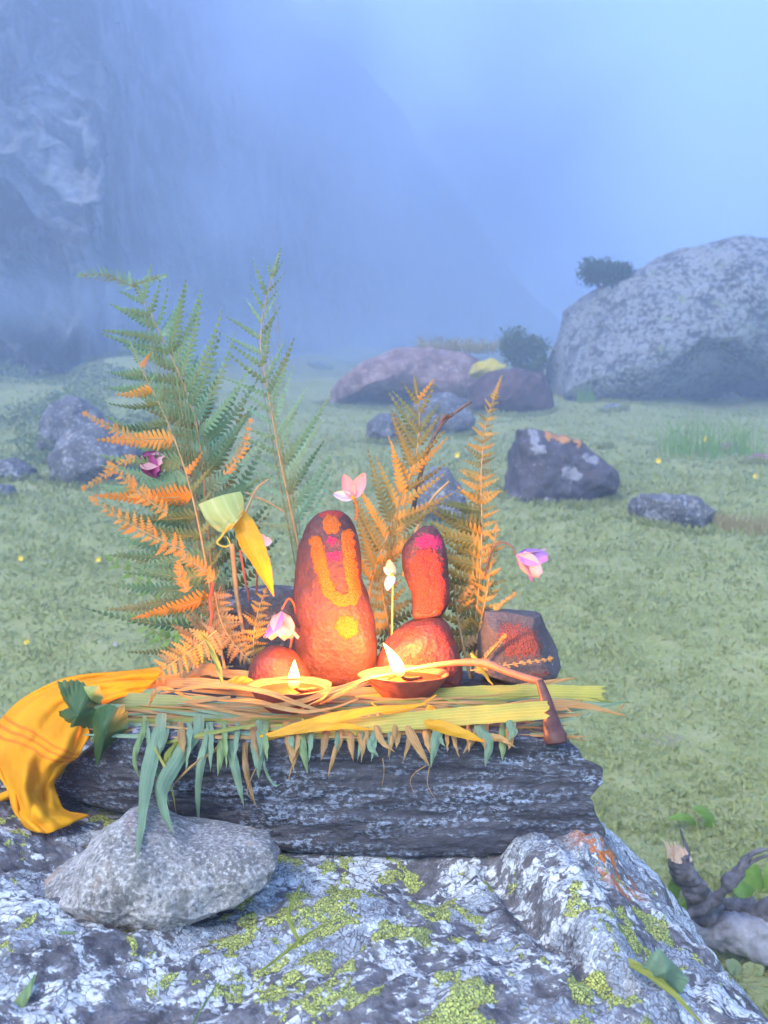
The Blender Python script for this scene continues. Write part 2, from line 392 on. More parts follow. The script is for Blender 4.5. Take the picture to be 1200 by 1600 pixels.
sgrid = np.linspace(-1, 1, 360); sgrid = np.sign(sgrid) * (.35 * np.abs(sgrid) + .65 * np.abs(sgrid) ** 3)
GX = sgrid[None, :] * (np.abs(ys)[:, None] * 1.5 + 8); GY = np.repeat(ys[:, None], len(sgrid), 1)
mesh('meadow_ground', np.stack([GX, GY, ground_h(GX, GY)], -1).reshape(-1, 3), grid_faces(len(ys), len(sgrid)), M['ground'], origin=(0, 0, 0))['kind'] = 'structure'

# mountain: a craggy face that falls from the upper left towards the right, behind the slope
def mountain():
    px = np.linspace(-900, 1000, 330); n = 200
    top = np.interp(px, [-900, -200, 60, 180, 300, 450, 560, 640, 720, 800, 880, 1000], [-200, -190, -180, -160, -110, 10, 110, 200, 330, 425, 520, 600])
    Yb = np.interp(px, [-900, 0, 150, 230, 330, 600, 1000], [14, 14.5, 16, 24, 31, 58, 105])
    X = np.zeros((n, len(px))); Yy = X.copy(); Z = X.copy()
    for i, v in enumerate(np.linspace(0, 1, n)):
        Y = Yb + v * 9
        zt = H - (top - 800) / F * (Yb + 9); zb = 3.0
        X[i] = (px - 600) / F * Y; Yy[i] = Y; Z[i] = zb + (zt - zb) * v
    p = np.stack([X, Yy, Z], -1).reshape(-1, 3)
    q = p * (.13, .13, .085)
    rid = 1 - 2 * np.abs(fbm(q, 5, .55)); d = rid * 1.8 + fbm(p * (.5, .5, .42), 5, .6) * 1.3 + fbm(p * 1.5, 3, .6) * .25
    p[:, 1] -= d; p[:, 2] += fbm(p * .3, 4, off=30) * .9
    mesh('mountain', p, grid_faces(n, len(px)), M['cliff'], origin=(0, 30, 0))['kind'] = 'structure'
mountain()

# ------------------------------------------------------------------ rocks
def outline_rock(name, outline, Yo, Yc, D, mats, n=2.5, N=150, Mr=70, disp=.01, freq=8, octv=5, smooth=True, facets=0, fdepth=.12,
                 seed=0, post=None, lam=0, parent=None, lean=0, lowd=0):
    ol = np.array([tuple(P(a, b, Yo))[0::2] for a, b in outline])
    ol = spline(ol, 400, True) if smooth else resample(ol, 400)
    ol = resample(ol, N); c = (ol.min(0) + ol.max(0)) / 2
    size = (ol.max(0) - ol.min(0)).mean() / 2
    t = np.linspace(-1, 1, Mr); t = np.sign(t) * (1 - (1 - np.abs(t)) ** 1.3); t = t * math.pi / 2
    r = np.cos(t).clip(0) ** (2 / n); y = np.sign(t) * np.abs(np.sin(t)) ** (2 / n)
    V = np.empty((Mr, N, 3))
    V[:, :, 0] = c[0] + (ol[:, 0] - c[0])[None] * r[:, None]
    V[:, :, 2] = c[1] + (ol[:, 1] - c[1])[None] * r[:, None]
    V[:, :, 1] = Yc + D * y[:, None] + 0 * V[:, :, 0] + lean * (V[:, :, 2] - c[1])
    V = V.reshape(-1, 3)
    cc = np.array([c[0], Yc, c[1]])
    rr = np.random.default_rng(seed)
    q = (V - cc) / np.array([size, D, size])
    for _ in range(facets):
        a = rr.normal(size=3); a[1] -= .4; a /= np.linalg.norm(a)
        dd = q @ a; lim = dd.max() * (1 - fdepth * rr.uniform(.4, 1.6))
        ov = np.maximum(dd - lim, 0); q = q - a * ov[:, None] * .92
    V = cc + q * np.array([size, D, size])
    nrm = (V - cc) / np.array([size, D, size]) ** 2; nrm /= np.linalg.norm(nrm, axis=1)[:, None] + 1e-9
    dsp = fbm(V * freq, octv, .5, off=seed * 3.7) * disp
    dsp = dsp + fbm(V * freq * .33, 2, .5, off=seed * 9.1 + 3) * lowd
    if lam: dsp = dsp + fbm(V * (26, 26, 95), 5, .65, off=5) * lam * 1.6 + fbm(V * (6, 6, 26), 3, .6, off=11) * lam * 2
    V = V + nrm * dsp[:, None]
    if post is not None: V = post(V)
    Fc = grid_faces(Mr, N, True)
    return mesh(name, V, Fc, mats, parent=parent)

ROCKS = []
def meadow_rock(name, outline, label, mat, base=None, depth=.5, cat='rock', group=None, seed=1, facets=8, n=3.0, disp=.06, post=None, N=130, Mr=60, sink=0):
    ol = np.array(outline, float)
    bx, by = base or (ol[:, 0].mean(), ol[:, 1].max())
    Y0 = on_ground(bx, by); wpx = (ol[:, 0].max() - ol[:, 0].min()) * Y0 / F
    D = wpx * depth; low = ol[:, 1] > by - 6; ol[low, 1] += .03 * F / Y0 + sink
    ROCKS.append(((ol[:, 0].min() + ol[:, 0].max()) / 2, wpx, D, Y0))
    o = outline_rock(name, [tuple(p) for p in ol], Y0 + D * .25, Y0 + D * .8, D, mat, n=n, disp=wpx * disp, freq=3.2 / wpx, facets=facets, seed=seed, smooth=False, post=post, N=N, Mr=Mr)
    return tag(o, label, cat, group), Y0

# the big pale boulder on the right, with its hollow
def hollow(V):
    px = 600 + V[:, 0] / V[:, 1] * F; py = 800 - (V[:, 2] - H) / V[:, 1] * F
    arch = np.interp(px, [1015, 1040, 1060, 1100, 1150, 1185, 1215, 1300], [640, 600, 562, 532, 530, 556, 580, 640])
    m = ss(-2, 9, py - arch) * ss(1012, 1040, px) * ss(1330, 1290, px)
    front = V[:, 1] < V[:, 1].mean()
    V = V.copy(); dark = ss(1120, 1200, px) * ss(560, 600, py)
    V[:, 1] += np.where(front, m * (.55 + 1.6 * dark), 0)
    return V
bb, YB = meadow_rock('large_boulder', [(838, 625), (838, 585), (852, 530), (880, 490), (905, 452), (950, 418), (1000, 402), (1080, 388), (1150, 374), (1215, 382), (1330, 410), (1440, 480), (1500, 600), (1480, 650), (1200, 622), (1040, 628), (930, 642), (880, 642)],
    'huge pale lichen speckled boulder with a dark hollow at its foot', M['rock_big'], base=(930, 630), depth=.42, seed=4, facets=11, n=2.7, disp=.042, post=hollow, N=320, Mr=150)
midrock, _y = meadow_rock('rock', [(785, 785), (808, 735), (815, 690), (820, 668), (850, 668), (880, 674), (905, 690), (940, 712), (965, 738), (963, 770), (930, 778), (880, 795), (820, 797)],
    'dark purple grey rock with orange lichen on top, alone in the grass', M['rock_dark'], base=(870, 790), depth=.45, seed=11, facets=3, n=3.6, disp=.07)
meadow_rock('rock', [(1000, 800), (1010, 775), (1050, 770), (1090, 782), (1130, 798), (1122, 818), (1070, 828), (1025, 822)],
    'flat grey rock lying low in the grass right of the dark rock', M['rock_grey'], depth=.5, seed=12, disp=.08)
meadow_rock('rock', [(58, 700), (58, 665), (72, 635), (105, 618), (138, 622), (155, 650), (150, 700), (90, 712)],
    'rounded blue grey rock standing behind the larger dark one at the left', M['rock_grey'], base=(80, 722), depth=.45, seed=13)
meadow_rock('rock', [(73, 752), (70, 722), (80, 692), (108, 668), (145, 655), (180, 662), (212, 690), (222, 730), (200, 752), (150, 757), (105, 762)],
    'large dark blue grey rock partly hidden by the left fern', M['rock_grey'], base=(110, 758), depth=.45, seed=14, n=3.4)
meadow_rock('rock', [(-20, 745), (-10, 722), (18, 716), (46, 732), (46, 747), (10, 752)], 'low pale rock in the grass at the left edge below the hillside', M['rock_grey'], depth=.5, seed=15)
meadow_rock('rock', [(-15, 776), (-5, 757), (14, 758), (20, 772), (10, 779)], 'small striped grey stone at the very left edge of the meadow', M['rock_grey'], depth=.5, seed=16, cat='stone')
meadow_rock('rock', [(500, 632), (522, 585), (560, 558), (620, 545), (680, 540), (740, 548), (778, 575), (770, 620), (720, 634), (640, 616), (560, 618)],
    'long low pinkish outcrop in the middle of the meadow, topped with dry grass', M['rock_pink'], base=(640, 640), depth=.35, seed=17, n=2.8, N=240, Mr=90, disp=.05)
meadow_rock('rock', [(735, 640), (738, 600), (765, 580), (810, 574), (850, 580), (868, 605), (866, 640), (800, 648)],
    'dark reddish brown rock between the pink outcrop and the huge boulder', M['rock_red'], depth=.45, seed=18)
meadow_rock('rock', [(640, 668), (645, 630), (680, 612), (725, 622), (745, 650), (738, 672), (690, 682)], 'rounded grey rock below the pink outcrop, behind the leaning twig', M['rock_grey'], depth=.45, seed=19)
meadow_rock('rock', [(572, 688), (575, 660), (592, 645), (622, 648), (632, 680), (600, 694)], 'small grey rock in front of the pink outcrop, left of the twig', M['rock_grey'], depth=.5, seed=20)
meadow_rock('rock', [(650, 820), (655, 760), (672, 728), (700, 732), (722, 760), (735, 800), (725, 824)], 'grey rock glimpsed between the two right hand ferns', M['rock_grey'], depth=.5, seed=21)
meadow_rock('rock', [(800, 598), (808, 560), (820, 545), (838, 550), (852, 580), (850, 602)], 'grey stone with a small pale stone on top, against the huge boulder', M['rock_grey'], base=(826, 612), depth=.5, seed=22)
meadow_rock('rock', [(822, 546), (820, 530), (832, 520), (845, 528), (846, 546)], 'small pale stone resting on the grey stone by the huge boulder', M['rock_big'], base=(834, 612), depth=.5, seed=23, cat='stone')
for i, (x, y, ww, lab) in enumerate([(960, 640, 20, 'thin white stone in the grass under the left foot of the huge boulder'), (1140, 624, 26, 'flat white stone in front of the hollow of the huge boulder'),
        (1145, 702, 22, 'flat pinkish stone beside the tall grass clump'), (1192, 720, 24, 'pink flat stone at the right edge of the meadow'), (945, 700, 9, 'small whitish pebble behind the dark lone rock'),
        (896, 792, 12, 'small white stone at the foot of the dark lone rock'), (500, 572, 18, 'pale stone at the left end of the pink outcrop'), (40, 522, 8, 'pale stone high on the left hillside'), (62, 553, 9, 'lone pale stone lower on the left hillside')]):
    meadow_rock('stone', [(x - ww, y), (x - ww * .6, y - ww * .4), (x, y - ww * .5), (x + ww * .7, y - ww * .35), (x + ww, y), (x, y + ww * .2)], lab, M['rock_pink'] if 'pink' in lab and 'outcrop' not in lab else M['rock_big'], cat='stone', seed=30 + i, N=40, Mr=20)

# ------------------------------------------------------------------ vegetation kit
def leaves_np(C, A, B, L, Wd, bend=None):
    """n pointed leaves: centres C, along A, across B; 2 quads each"""
    n = len(C); L = np.asarray(L)[:, None]; Wd = np.asarray(Wd)[:, None]; Nn = np.cross(A, B)
    k = 0.12 if bend is None else bend
    P0 = C; P1 = C + A * L * .5 + B * Wd * .5 + Nn * L * k; P2 = C + A * L + Nn * L * -k * .5; P3 = C + A * L * .5 - B * Wd * .5 + Nn * L * k
    Pm = C + A * L * .55 + Nn * L * (k - .06)
    V = np.stack([P0, P1, P2, P3, Pm], 1).reshape(-1, 3); b = (np.arange(n) * 5)[:, None]
    Fc = np.concatenate([b + [[0, 1, 4]], b + [[1, 2, 4]], b + [[2, 3, 4]], b + [[3, 0, 4]]])
    return V, Fc
def rand_dirs(n, up=0.0, r=rng):
    a = r.normal(size=(n, 3)); a[:, 2] += up; a /= np.linalg.norm(a, axis=1)[:, None]; return a
def frames(n, up, r=rng):
    A = rand_dirs(n, up, r); B = np.cross(A, r.normal(size=(n, 3))); B /= np.linalg.norm(B, axis=1)[:, None]; return A, B
def sweep(pts, radii, seg=8, rough=0, seed=0, tex=None):
    pts = np.asarray(pts, float); n = len(pts); T = np.gradient(pts, axis=0); T /= np.linalg.norm(T, axis=1)[:, None] + 1e-12
    up = np.array([0, -1., .01]); S = np.cross(T, up); bad = np.linalg.norm(S, axis=1) < .1; S[bad] = np.cross(T[bad], [1., 0, 0])
    S /= np.linalg.norm(S, axis=1)[:, None]; U = np.cross(S, T)
    a = np.linspace(0, 2 * math.pi, seg, endpoint=False); radii = np.asarray(radii, float)
    V = pts[:, None] + (np.cos(a)[None, :, None] * S[:, None] + np.sin(a)[None, :, None] * U[:, None]) * radii[:, None, None]
    V = V.reshape(-1, 3)
    if rough:
        c = np.repeat(pts, seg, 0); d = V - c; rr = np.repeat(radii, seg); k = 1 + rough * fbm(V / (radii.max() * 2.2), 4, .6, off=seed)
        V = c + d * k[:, None]
    Fc = [tuple(f) for f in grid_faces(n, seg, True)] + [tuple(range(seg))[::-1], tuple((n - 1) * seg + k for k in range(seg))]
    return V, Fc
def tube(name, pxpts, r0, r1, mat, parent=None, n=24, seg=8, rough=0, seed=0, radii=None):
    """pxpts: (px, py, Y); radii in px at that depth"""
    q = spline(np.array([tuple(P(*p)) for p in pxpts]), n); ymean = np.mean([p[2] for p in pxpts])
    rad = (np.interp(np.linspace(0, 1, n), np.linspace(0, 1, len(radii)), radii) if radii else np.linspace(r0, r1, n)) * ymean / F
    V, Fc = sweep(q, rad, seg, rough, seed); return mesh(name, V, Fc, mat, parent=parent)

def bush(label, cx, cy, Y, rx, ry, n, mat, leaf=.05, cat='bush', lobes=7, up=.4, seed=0, z0=None, name='bush'):
    r = np.random.default_rng(seed); c = np.array(P(cx, cy, Y)); s = Y / F
    base = Vector((c[0], c[1], c[2] - ry * s)); th = empty(name, base, label, cat)
    cen = c + r.uniform(-1, 1, (lobes, 3)) * np.array([rx * s * .7, rx * s * .4, ry * s * .55]); ls = r.uniform(.25, .5, lobes) * min(rx, ry) * s
    k = r.integers(0, lobes, n); pos = cen[k] + r.normal(size=(n, 3)) * ls[k][:, None] * .6
    A, B = frames(n, up, r); V, Fc = leaves_np(pos, A, B, r.uniform(.6, 1.5, n) * leaf, r.uniform(.25, .5, n) * leaf)
    mesh('foliage', V, Fc, mat, parent=th, smooth=False)
    VV, FF = [], []; off = 0
    for q in cen:
        a, f = sweep(spline([tuple(base), tuple((np.array(base) + q) / 2 + r.normal(size=3) * .02), tuple(q)], 8), np.linspace(.012, .004, 8) * Y / 8, 5)
        VV.append(a); FF += [tuple(i + off for i in ff) for ff in f]; off += len(a)
    mesh('branches', np.vstack(VV), FF, M['twig'], parent=th)
    return th
bush('dark green juniper bush growing on the left shoulder of the huge boulder', 945, 432, YB + .5, 46, 26, 4200, M['juniper'], .07, lobes=14, seed=3, up=.7)
bush('small green bush on top of the huge boulder at the right', 1140, 384, YB + 1.6, 36, 8, 900, M['bush'], .06, lobes=8, seed=5)
bush('dull green bush between the outcrop and the huge boulder', 822, 556, YB + 1.2, 34, 46, 3600, M['bush'], .09, lobes=8, seed=6, up=.6)

def tuft(name, label, cx, cy, wpx, hpx, n, mat, Y=None, cat='grass tuft', lean=.25, blade_w=2.2, seed=0, z=None, kind=None):
    r = np.random.default_rng(seed); Y = Y or on_ground(cx, cy); s = Y / F; V = []; Fc = []
    for i in range(n):
        x = r.uniform(-1, 1) * wpx * s; dy = r.uniform(-.5, .5) * wpx * s
        X0 = (cx - 600) * s + x; Y0 = Y + dy
        Z0 = float(ground_h(np.array([X0]), np.array([Y0]))[0]) if z is None else z + H - (cy - 800) * s
        h = hpx * s * r.uniform(.5, 1.1); lx, ly = r.normal() * lean * h, r.normal() * lean * h; b = len(V); ww = blade_w * s * .5
        for t in (0, .35, .7, 1):
            c = np.array([X0 + lx * t * t, Y0 + ly * t * t, Z0 + h * t * (1 - .15 * t)]); wd = ww * (1 - t) ** .6
            V += [c - [wd, 0, 0], c + [wd, .3 * wd, 0]]
        Fc += [(b + 2 * k, b + 2 * k + 1, b + 2 * k + 3, b + 2 * k + 2) for k in range(3)]
    o = mesh(name, V, Fc, mat); tag(o, label, cat); 
    if kind: o['kind'] = kind
    return o
tuft('grass_tuft', 'clump of tall fresh green grass in front of the huge boulder', 1110, 712, 75, 80, 110, M['fresh_leaf'], seed=1)
tuft('grass_tuft', 'low mound of yellowish grass right of the flat rock', 1160, 830, 45, 34, 260, M['drygrass'], seed=2)
tuft('grass_tuft', 'tuft of dry brown grass along the top of the pink outcrop', 715, 548, 62, 24, 260, M['drygrass'], Y=13.0, seed=3, z=0, lean=.5)
tuft('grass_tuft', 'bright green shoots at the left foot of the huge boulder', 915, 630, 14, 42, 26, M['fresh_leaf'], seed=4, blade_w=5)
meadow_rock('moss_cushion', [(735, 584), (740, 566), (765, 560), (795, 572), (800, 585), (765, 590)], 'cushion of yellow moss on the right end of the pink outcrop', M['yellow_moss'], base=(768, 640), depth=.5, cat='moss', seed=44, N=70, Mr=30)

# yellow and white meadow flowers
def meadow_flower(px, py, label, mat, rpx=5):
    Y = on_ground(px, py + 8); s = Y / F; c = np.array(P(px, py, Y)); th = empty('meadow_flower', Vector((c[0], Y, float(ground_h(np.array([c[0]]), np.array([Y]))[0]))), label, 'flower')
    z0 = th.location.z; V, Fc = sweep([(c[0], Y, z0), (c[0], Y, (z0 + c[2]) / 2), tuple(c)], [.0015] * 3, 5); mesh('stem', V, Fc, M['stem_green'], parent=th)
    A = np.array([[math.cos(a), -.5, math.sin(a)] for a in np.linspace(0, 2 * math.pi, 6)[:-1]]); B = np.cross(A, [[0, -1, 0]] * 5)
    V, Fc = leaves_np(np.repeat(c[None], 5, 0), A, B, [rpx * s] * 5, [rpx * s * .9] * 5); mesh('petals', V, Fc, mat, parent=th)
for a in [(1180, 744, 'yellow flower nearest the right edge of the meadow'), (1101, 686, 'yellow flower among the tall grass clump'), (1028, 720, 'small yellow flower in the grass right of the dark lone rock'),
          (33, 872, 'yellow flower at the left side of the meadow'), (154, 874, 'yellow flower just left of the drooping fern tips'), (42, 1003, 'yellow flower low in the grass above the yellow cloth'), (714, 711, 'small yellow flower seen between the two right hand ferns')]:
    meadow_flower(*a, M['flower_yellow'])
meadow_flower(180, 1006, 'tiny white flower in the grass left of the lowest fern tips', M['petal_white'], 4)

# countless grass and herb leaves of the meadow
def ground_cover(name, n, mat, y0, y1, Lr, label, seed, up=.5):
    r = np.random.default_rng(seed); Y = y0 * (y1 / y0) ** r.uniform(0, 1, n) ; X = r.uniform(-.56, .56, n) * Y
    dens = fbm(np.stack([X * 5, Y * 5, 0 * X], 1), 3, .6, off=seed); keep = dens > r.uniform(-.7, .35, n); X, Y = X[keep], Y[keep]
    keep = ~((np.abs(X + .18) < .58) & (Y < 1.02)); X, Y = X[keep], Y[keep]; n = len(X)
    Z = ground_h(X, Y); A, B = frames(n, up, r); A[:, 2] = np.abs(A[:, 2])
    sc = np.clip(Y / 2.6, .8, 2.2); L = r.uniform(*Lr, n) * sc
    V, Fc = leaves_np(np.stack([X, Y, Z], 1), A, B, L, L * r.uniform(.15, .45, n))
    tag(mesh(name, V, Fc, mat, origin=(0, 0, 0), smooth=False), label, 'grass', kind='stuff')
ground_cover('meadow_grass', 130000, M['grass'], 1.0, 14, (.012, .030), 'short dull green grass covering the meadow', 1, .9)
ground_cover('meadow_herbs', 60000, M['grass2'], 1.0, 9, (.009, .020), 'small pale green herb leaves scattered in the meadow grass', 2, .2)

def scrub():
    r = np.random.default_rng(5); n = 60000; Y = 6.6 * (24 / 6.6) ** r.uniform(0, 1, n); X = r.uniform(-.75, -.20, n) * Y
    dens = fbm(np.stack([X * .9, Y * .9, 0 * X], 1), 3, .6, off=3); keep = dens > .02; X, Y = X[keep], Y[keep]; d = dens[keep]
    Z = ground_h(X, Y) + r.uniform(0, 1, len(X)) * np.clip(d, 0, .5) * .5; A, B = frames(len(X), .5, r)
    L = r.uniform(.02, .05, len(X)) * np.sqrt(Y / 6); V, Fc = leaves_np(np.stack([X, Y, Z], 1), A, B, L, L * .6)
    tag(mesh('hillside_scrub', V, Fc, M['scrub'], origin=(0, 0, 0), smooth=False), 'low dark green scrub on the misty hillside at the left', 'scrub', kind='stuff')
scrub()

def fringe():
    r = np.random.default_rng(8); C = []; L = []
    for cx, wm, D, Y0 in ROCKS:
        n = int(260 + 500 * min(wm, 3)); a = r.uniform(math.pi, 2 * math.pi, n); yc = Y0 + D * .8; xc = (cx - 600) / F * (Y0 + D * .25)
        x = xc + np.cos(a) * wm * .5 * r.uniform(.92, 1.12, n); y = yc + np.sin(a) * D * r.uniform(.95, 1.2, n); C.append(np.stack([x, y, ground_h(x, y) - .01], 1)); L.append(r.uniform(.03, .075, n) * math.sqrt(Y0 / 5))
    C = np.vstack(C); L = np.concatenate(L); A, B = frames(len(C), 2.2, r); V, Fc = leaves_np(C, A, B, L, L * .16)
    tag(mesh('grass_fringe', V, Fc, M['grass'], origin=(0, 0, 0), smooth=False), 'longer grass growing round the feet of the meadow rocks', 'grass', kind='stuff')
fringe()

# ------------------------------------------------------------------ foreground boulder
def boulder_h(x, y):
    bx = [-1.0, -.75, -.6, -.45, -.3, -.22, -.1, 0, .07, .11, .135, .150, .172, .215, .26, .34, .45, .6]
    bz = [-.78, -.50, -.30, -.225, -.198, -.222, -.238, -.243, -.244, -.236, -.222, -.222, -.252, -.288, -.345, -.47, -.66, -.8]
    z = np.interp(x, bx, bz)
    z = z - .030 * ss(.60, .53, y) * np.exp(-((x - .15) / .028) ** 2)
    z = z - 1.1 * np.maximum(0, .34 - y) ** 2 * 4 - .035 * np.clip(.56 - y, 0, .3)
    z = z - 7 * np.maximum(0, y - (.80 - .5 * np.maximum(0, x - .05))) ** 2
    return H + z
def fore_boulder():
    xs = np.r_[np.linspace(-.95, -.42, 40)[:-1], np.linspace(-.42, .32, 520)[:-1], np.linspace(.32, .6, 30)]
    yy = np.r_[np.linspace(.02, .34, 30)[:-1], np.linspace(.34, .74, 300)[:-1], np.linspace(.74, 1.2, 50)]
    X, Y = np.meshgrid(xs, yy); Z = boulder_h(X, Y)
    p = np.stack([X, Y, 0 * X], -1).reshape(-1, 3)
    c, s = math.cos(R(38)), math.sin(R(38)); q = np.stack([p[:, 0] * c + p[:, 1] * s, -p[:, 0] * s + p[:, 1] * c, p[:, 2]], 1)
    d = fbm(p * 5, 3) * .016 + fbm(q * (10, 34, 1), 5, .55) * .0075 - np.abs(fbm(q * (7, 30, 1), 3, .5, off=4)) * .006 + fbm(p * 90, 4, .6) * .0017 + fbm(q * (30, 110, 1), 3, .6, off=3) * .0016
    d = d.reshape(X.shape)
    # raised rib with a crevice beside it, right of the middle
    a = np.array([.100, .575]); b = np.array([.128, .470]); ab = b - a; t = np.clip(((X - a[0]) * ab[0] + (Y - a[1]) * ab[1]) / (ab @ ab), 0, 1)
    dx = X - (a[0] + t * ab[0]); dy = Y - (a[1] + t * ab[1]); sd = (dx * ab[1] - dy * ab[0]) / np.linalg.norm(ab); dist = np.hypot(dx, dy)
    wob = .004 * fbm(p * 40, 3, off=7).reshape(X.shape)
    d += .014 * np.exp(-((dist + wob) / .017) ** 4) - .013 * np.exp(-((np.abs(dist - .026)) / .008) ** 2) * (sd > 0)
    d = d * ss(.0, .2, Y) - .002
    flat = ss(.56, .60, Y) * ss(.85, .78, Y) * ss(-.27, -.22, X) * ss(.17, .13, X)
    Z = Z + d * (1 - flat * .75)
    V = np.stack([X, Y, Z], -1).reshape(-1, 3)
    return V, grid_faces(len(yy), len(xs))
BV, BF = fore_boulder()
borg = Vector((-.15, .55, 0))
ORANGE_SPOT = tuple(P(965, 1330, .58) - borg)
M['boulder'] = boulder_mat()
fb = mesh('boulder', BV, BF, M['boulder'], origin=borg)
tag(fb, 'foreground boulder crusted with pale and yellow green lichen, carrying the shrine', 'boulder')

# ------------------------------------------------------------------ slab and stones of the shrine
def make_slab():
    Yf, Yc, D = .586, .70, .115
    top = ([60, 66, 82, 130, 180, 215, 400, 600, 800, 868, 898, 945], [1255, 1247, 1212, 1176, 1150, 1141, 1143, 1141, 1140, 1145, 1156, 1172])
    bot = ([60, 80, 130, 200, 300, 430, 560, 650, 760, 860, 945], [1258, 1267, 1279, 1291, 1304, 1328, 1343, 1347, 1344, 1337, 1322])
    xr = ([1150, 1170, 1184, 1200, 1222, 1244, 1275, 1302, 1322, 1340], [886, 903, 913, 943, 940, 921, 930, 945, 937, 915])
    a = np.linspace(0, 2 * math.pi, 4000, endpoint=False); n = 16
    c2 = np.stack([np.sign(np.cos(a)) * np.abs(np.cos(a)) ** (2 / n), np.sign(np.sin(a)) * np.abs(np.sin(a)) ** (2 / n)], 1)
    cs = resample(c2 * (D, .09), 300) / (D, .09)
    S = np.r_[np.linspace(0, 1, 420), np.ones(14)]; K = np.r_[np.ones(420), np.cos(np.linspace(0, math.pi / 2, 15)[1:]) ** .35]
    V = np.empty((len(S), 300, 3))
    for k, (u, kk) in enumerate(zip(S, K)):
        px = 62 + u * 872; t = np.interp(px, *top); b = np.interp(px, *bot); m, h = (t + b) / 2, (b - t) / 2
        py = m - cs[:, 1] * h * kk; e = np.interp(m - cs[:, 1] * h, *xr)
        X = 62 + (e - 62) * (u * (1 - .0) if u < 1 else 1) * 1.0; X = X * u + (62 + u * 872) * (1 - u)
        V[k, :, 0] = (X - 600) / F * Yf; V[k, :, 2] = H - (py - 800) / F * Yf
        V[k, :, 1] = Yc + cs[:, 0] * D * kk * (.75 + .25 * min(1, u * 5))
    V = V.reshape(-1, 3); c = np.array([V[:, 0].mean(), Yc, V[:, 2].mean()])
    N_ = np.stack([0 * V[:, 0], np.sign(V[:, 1] - Yc) * np.abs((V[:, 1] - Yc) / D) ** 6, np.clip((V[:, 2] - c[2]) / .045, -1, 1) ** 5], 1)
    N_ /= np.linalg.norm(N_, axis=1)[:, None] + 1e-6
    ledge = fbm(V * (5, 5, 34), 3, .55, off=4); d = ledge * .0020 + fbm(V * (20, 20, 70), 5, .62, off=8) * .0019 + fbm(V * 60, 3, .6, off=2) * .0008
    step = np.round(fbm(V * (7, 7, 22), 2, .5, off=21) * 5) / 5 * .0030      # broken layer edges
    V = V + N_ * (d + step)[:, None]; V[:, 0] += fbm(V * (30, 30, 60), 3) * .002 * ss(.10, .15, V[:, 0])
    nf = len(S); Fc = [tuple(f) for f in grid_faces(nf, 300, True)] + [tuple(range(300))[::-1]]
    return mesh('stone_slab', V, Fc, M['slab'])
slab = make_slab()
tag(slab, 'long black layered stone slab lying across the lichen boulder under the offerings', 'stone slab')
gs = outline_rock('stone', [(60, 1408), (72, 1378), (128, 1332), (183, 1282), (204, 1275), (250, 1290), (300, 1311), (370, 1317), (415, 1325), (433, 1346), (425, 1366), (385, 1395), (350, 1408), (300, 1420), (280, 1444), (230, 1455), (180, 1470), (120, 1456), (75, 1438)],
    .518, .523, .050, M['granite'], n=2.7, N=300, Mr=130, disp=.0045, freq=30, smooth=False, facets=5, fdepth=.16, seed=3)
tag(gs, 'pale grey granite stone wedged in front of the slab at the left', 'stone')

main = outline_rock('shrine_stone', [(515, 797), (537, 804), (553, 826), (562, 860), (566, 900), (578, 935), (588, 975), (592, 1015), (585, 1048), (565, 1070), (520, 1078), (488, 1072), (468, 1048), (461, 1005), (459, 950), (459, 900), (463, 860), (475, 825), (493, 804)],
    .735, .740, .034, M['shrine'], n=2.25, N=220, Mr=120, lowd=.0028, disp=.0014, freq=55, octv=4)
tag(main, 'tall dark upright stone painted with an orange U mark and dot, centre of the shrine', 'shrine stone')
up = outline_rock('stone', [(630, 862), (644, 836), (668, 822), (688, 831), (697, 860), (702, 900), (702, 935), (695, 962), (672, 969), (646, 966), (643, 930), (634, 900)],
    .742, .748, .023, M['shrine'], n=2.8, N=160, Mr=90, lowd=.003, disp=.0018, freq=50, facets=5, fdepth=.13, seed=5)
tag(up, 'narrow stone smeared with red, balanced upright on the lower right stone', 'shrine stone')
low = outline_rock('stone', [(588, 1040), (597, 1012), (614, 988), (646, 968), (682, 965), (702, 982), (714, 1015), (720, 1050), (715, 1078), (690, 1085), (620, 1085), (592, 1075)],
    .735, .742, .036, M['shrine2'], n=2.5, N=180, Mr=90, lowd=.003, disp=.0018, freq=45, facets=4, fdepth=.09, seed=6)
tag(low, 'squat reddish stone under the narrow red stone, behind the right lamp', 'shrine stone')
sm = outline_rock('stone', [(385, 1062), (396, 1030), (422, 1012), (448, 1015), (472, 1038), (482, 1064), (474, 1084), (430, 1090), (394, 1084)],
    .710, .715, .026, M['shrine2'], n=2.3, N=140, Mr=80, lowd=.002, disp=.0013, freq=50, seed=7)
tag(sm, 'small round reddish stone behind the left lamp', 'shrine stone')
br = outline_rock('stone', [(752, 992), (760, 957), (800, 956), (848, 962), (862, 986), (875, 1018), (880, 1046), (870, 1067), (850, 1076), (800, 1080), (760, 1078), (748, 1040)],
    .745, .765, .032, M['dark_rock'], n=3.6, N=200, Mr=100, disp=.0022, freq=30, facets=7, fdepth=.12, seed=9, smooth=False)
tag(br, 'broken dark stone with a red stained face, at the right end of the shrine', 'stone')
bk = outline_rock('stone', [(335, 945), (345, 926), (400, 918), (460, 922), (470, 945), (466, 1080), (340, 1080)],
    .80, .815, .022, M['rock_grey'], n=3.5, N=120, Mr=60, disp=.002, freq=30, facets=4, seed=10)
tag(bk, 'flat topped grey stone standing behind the left ferns', 'stone')

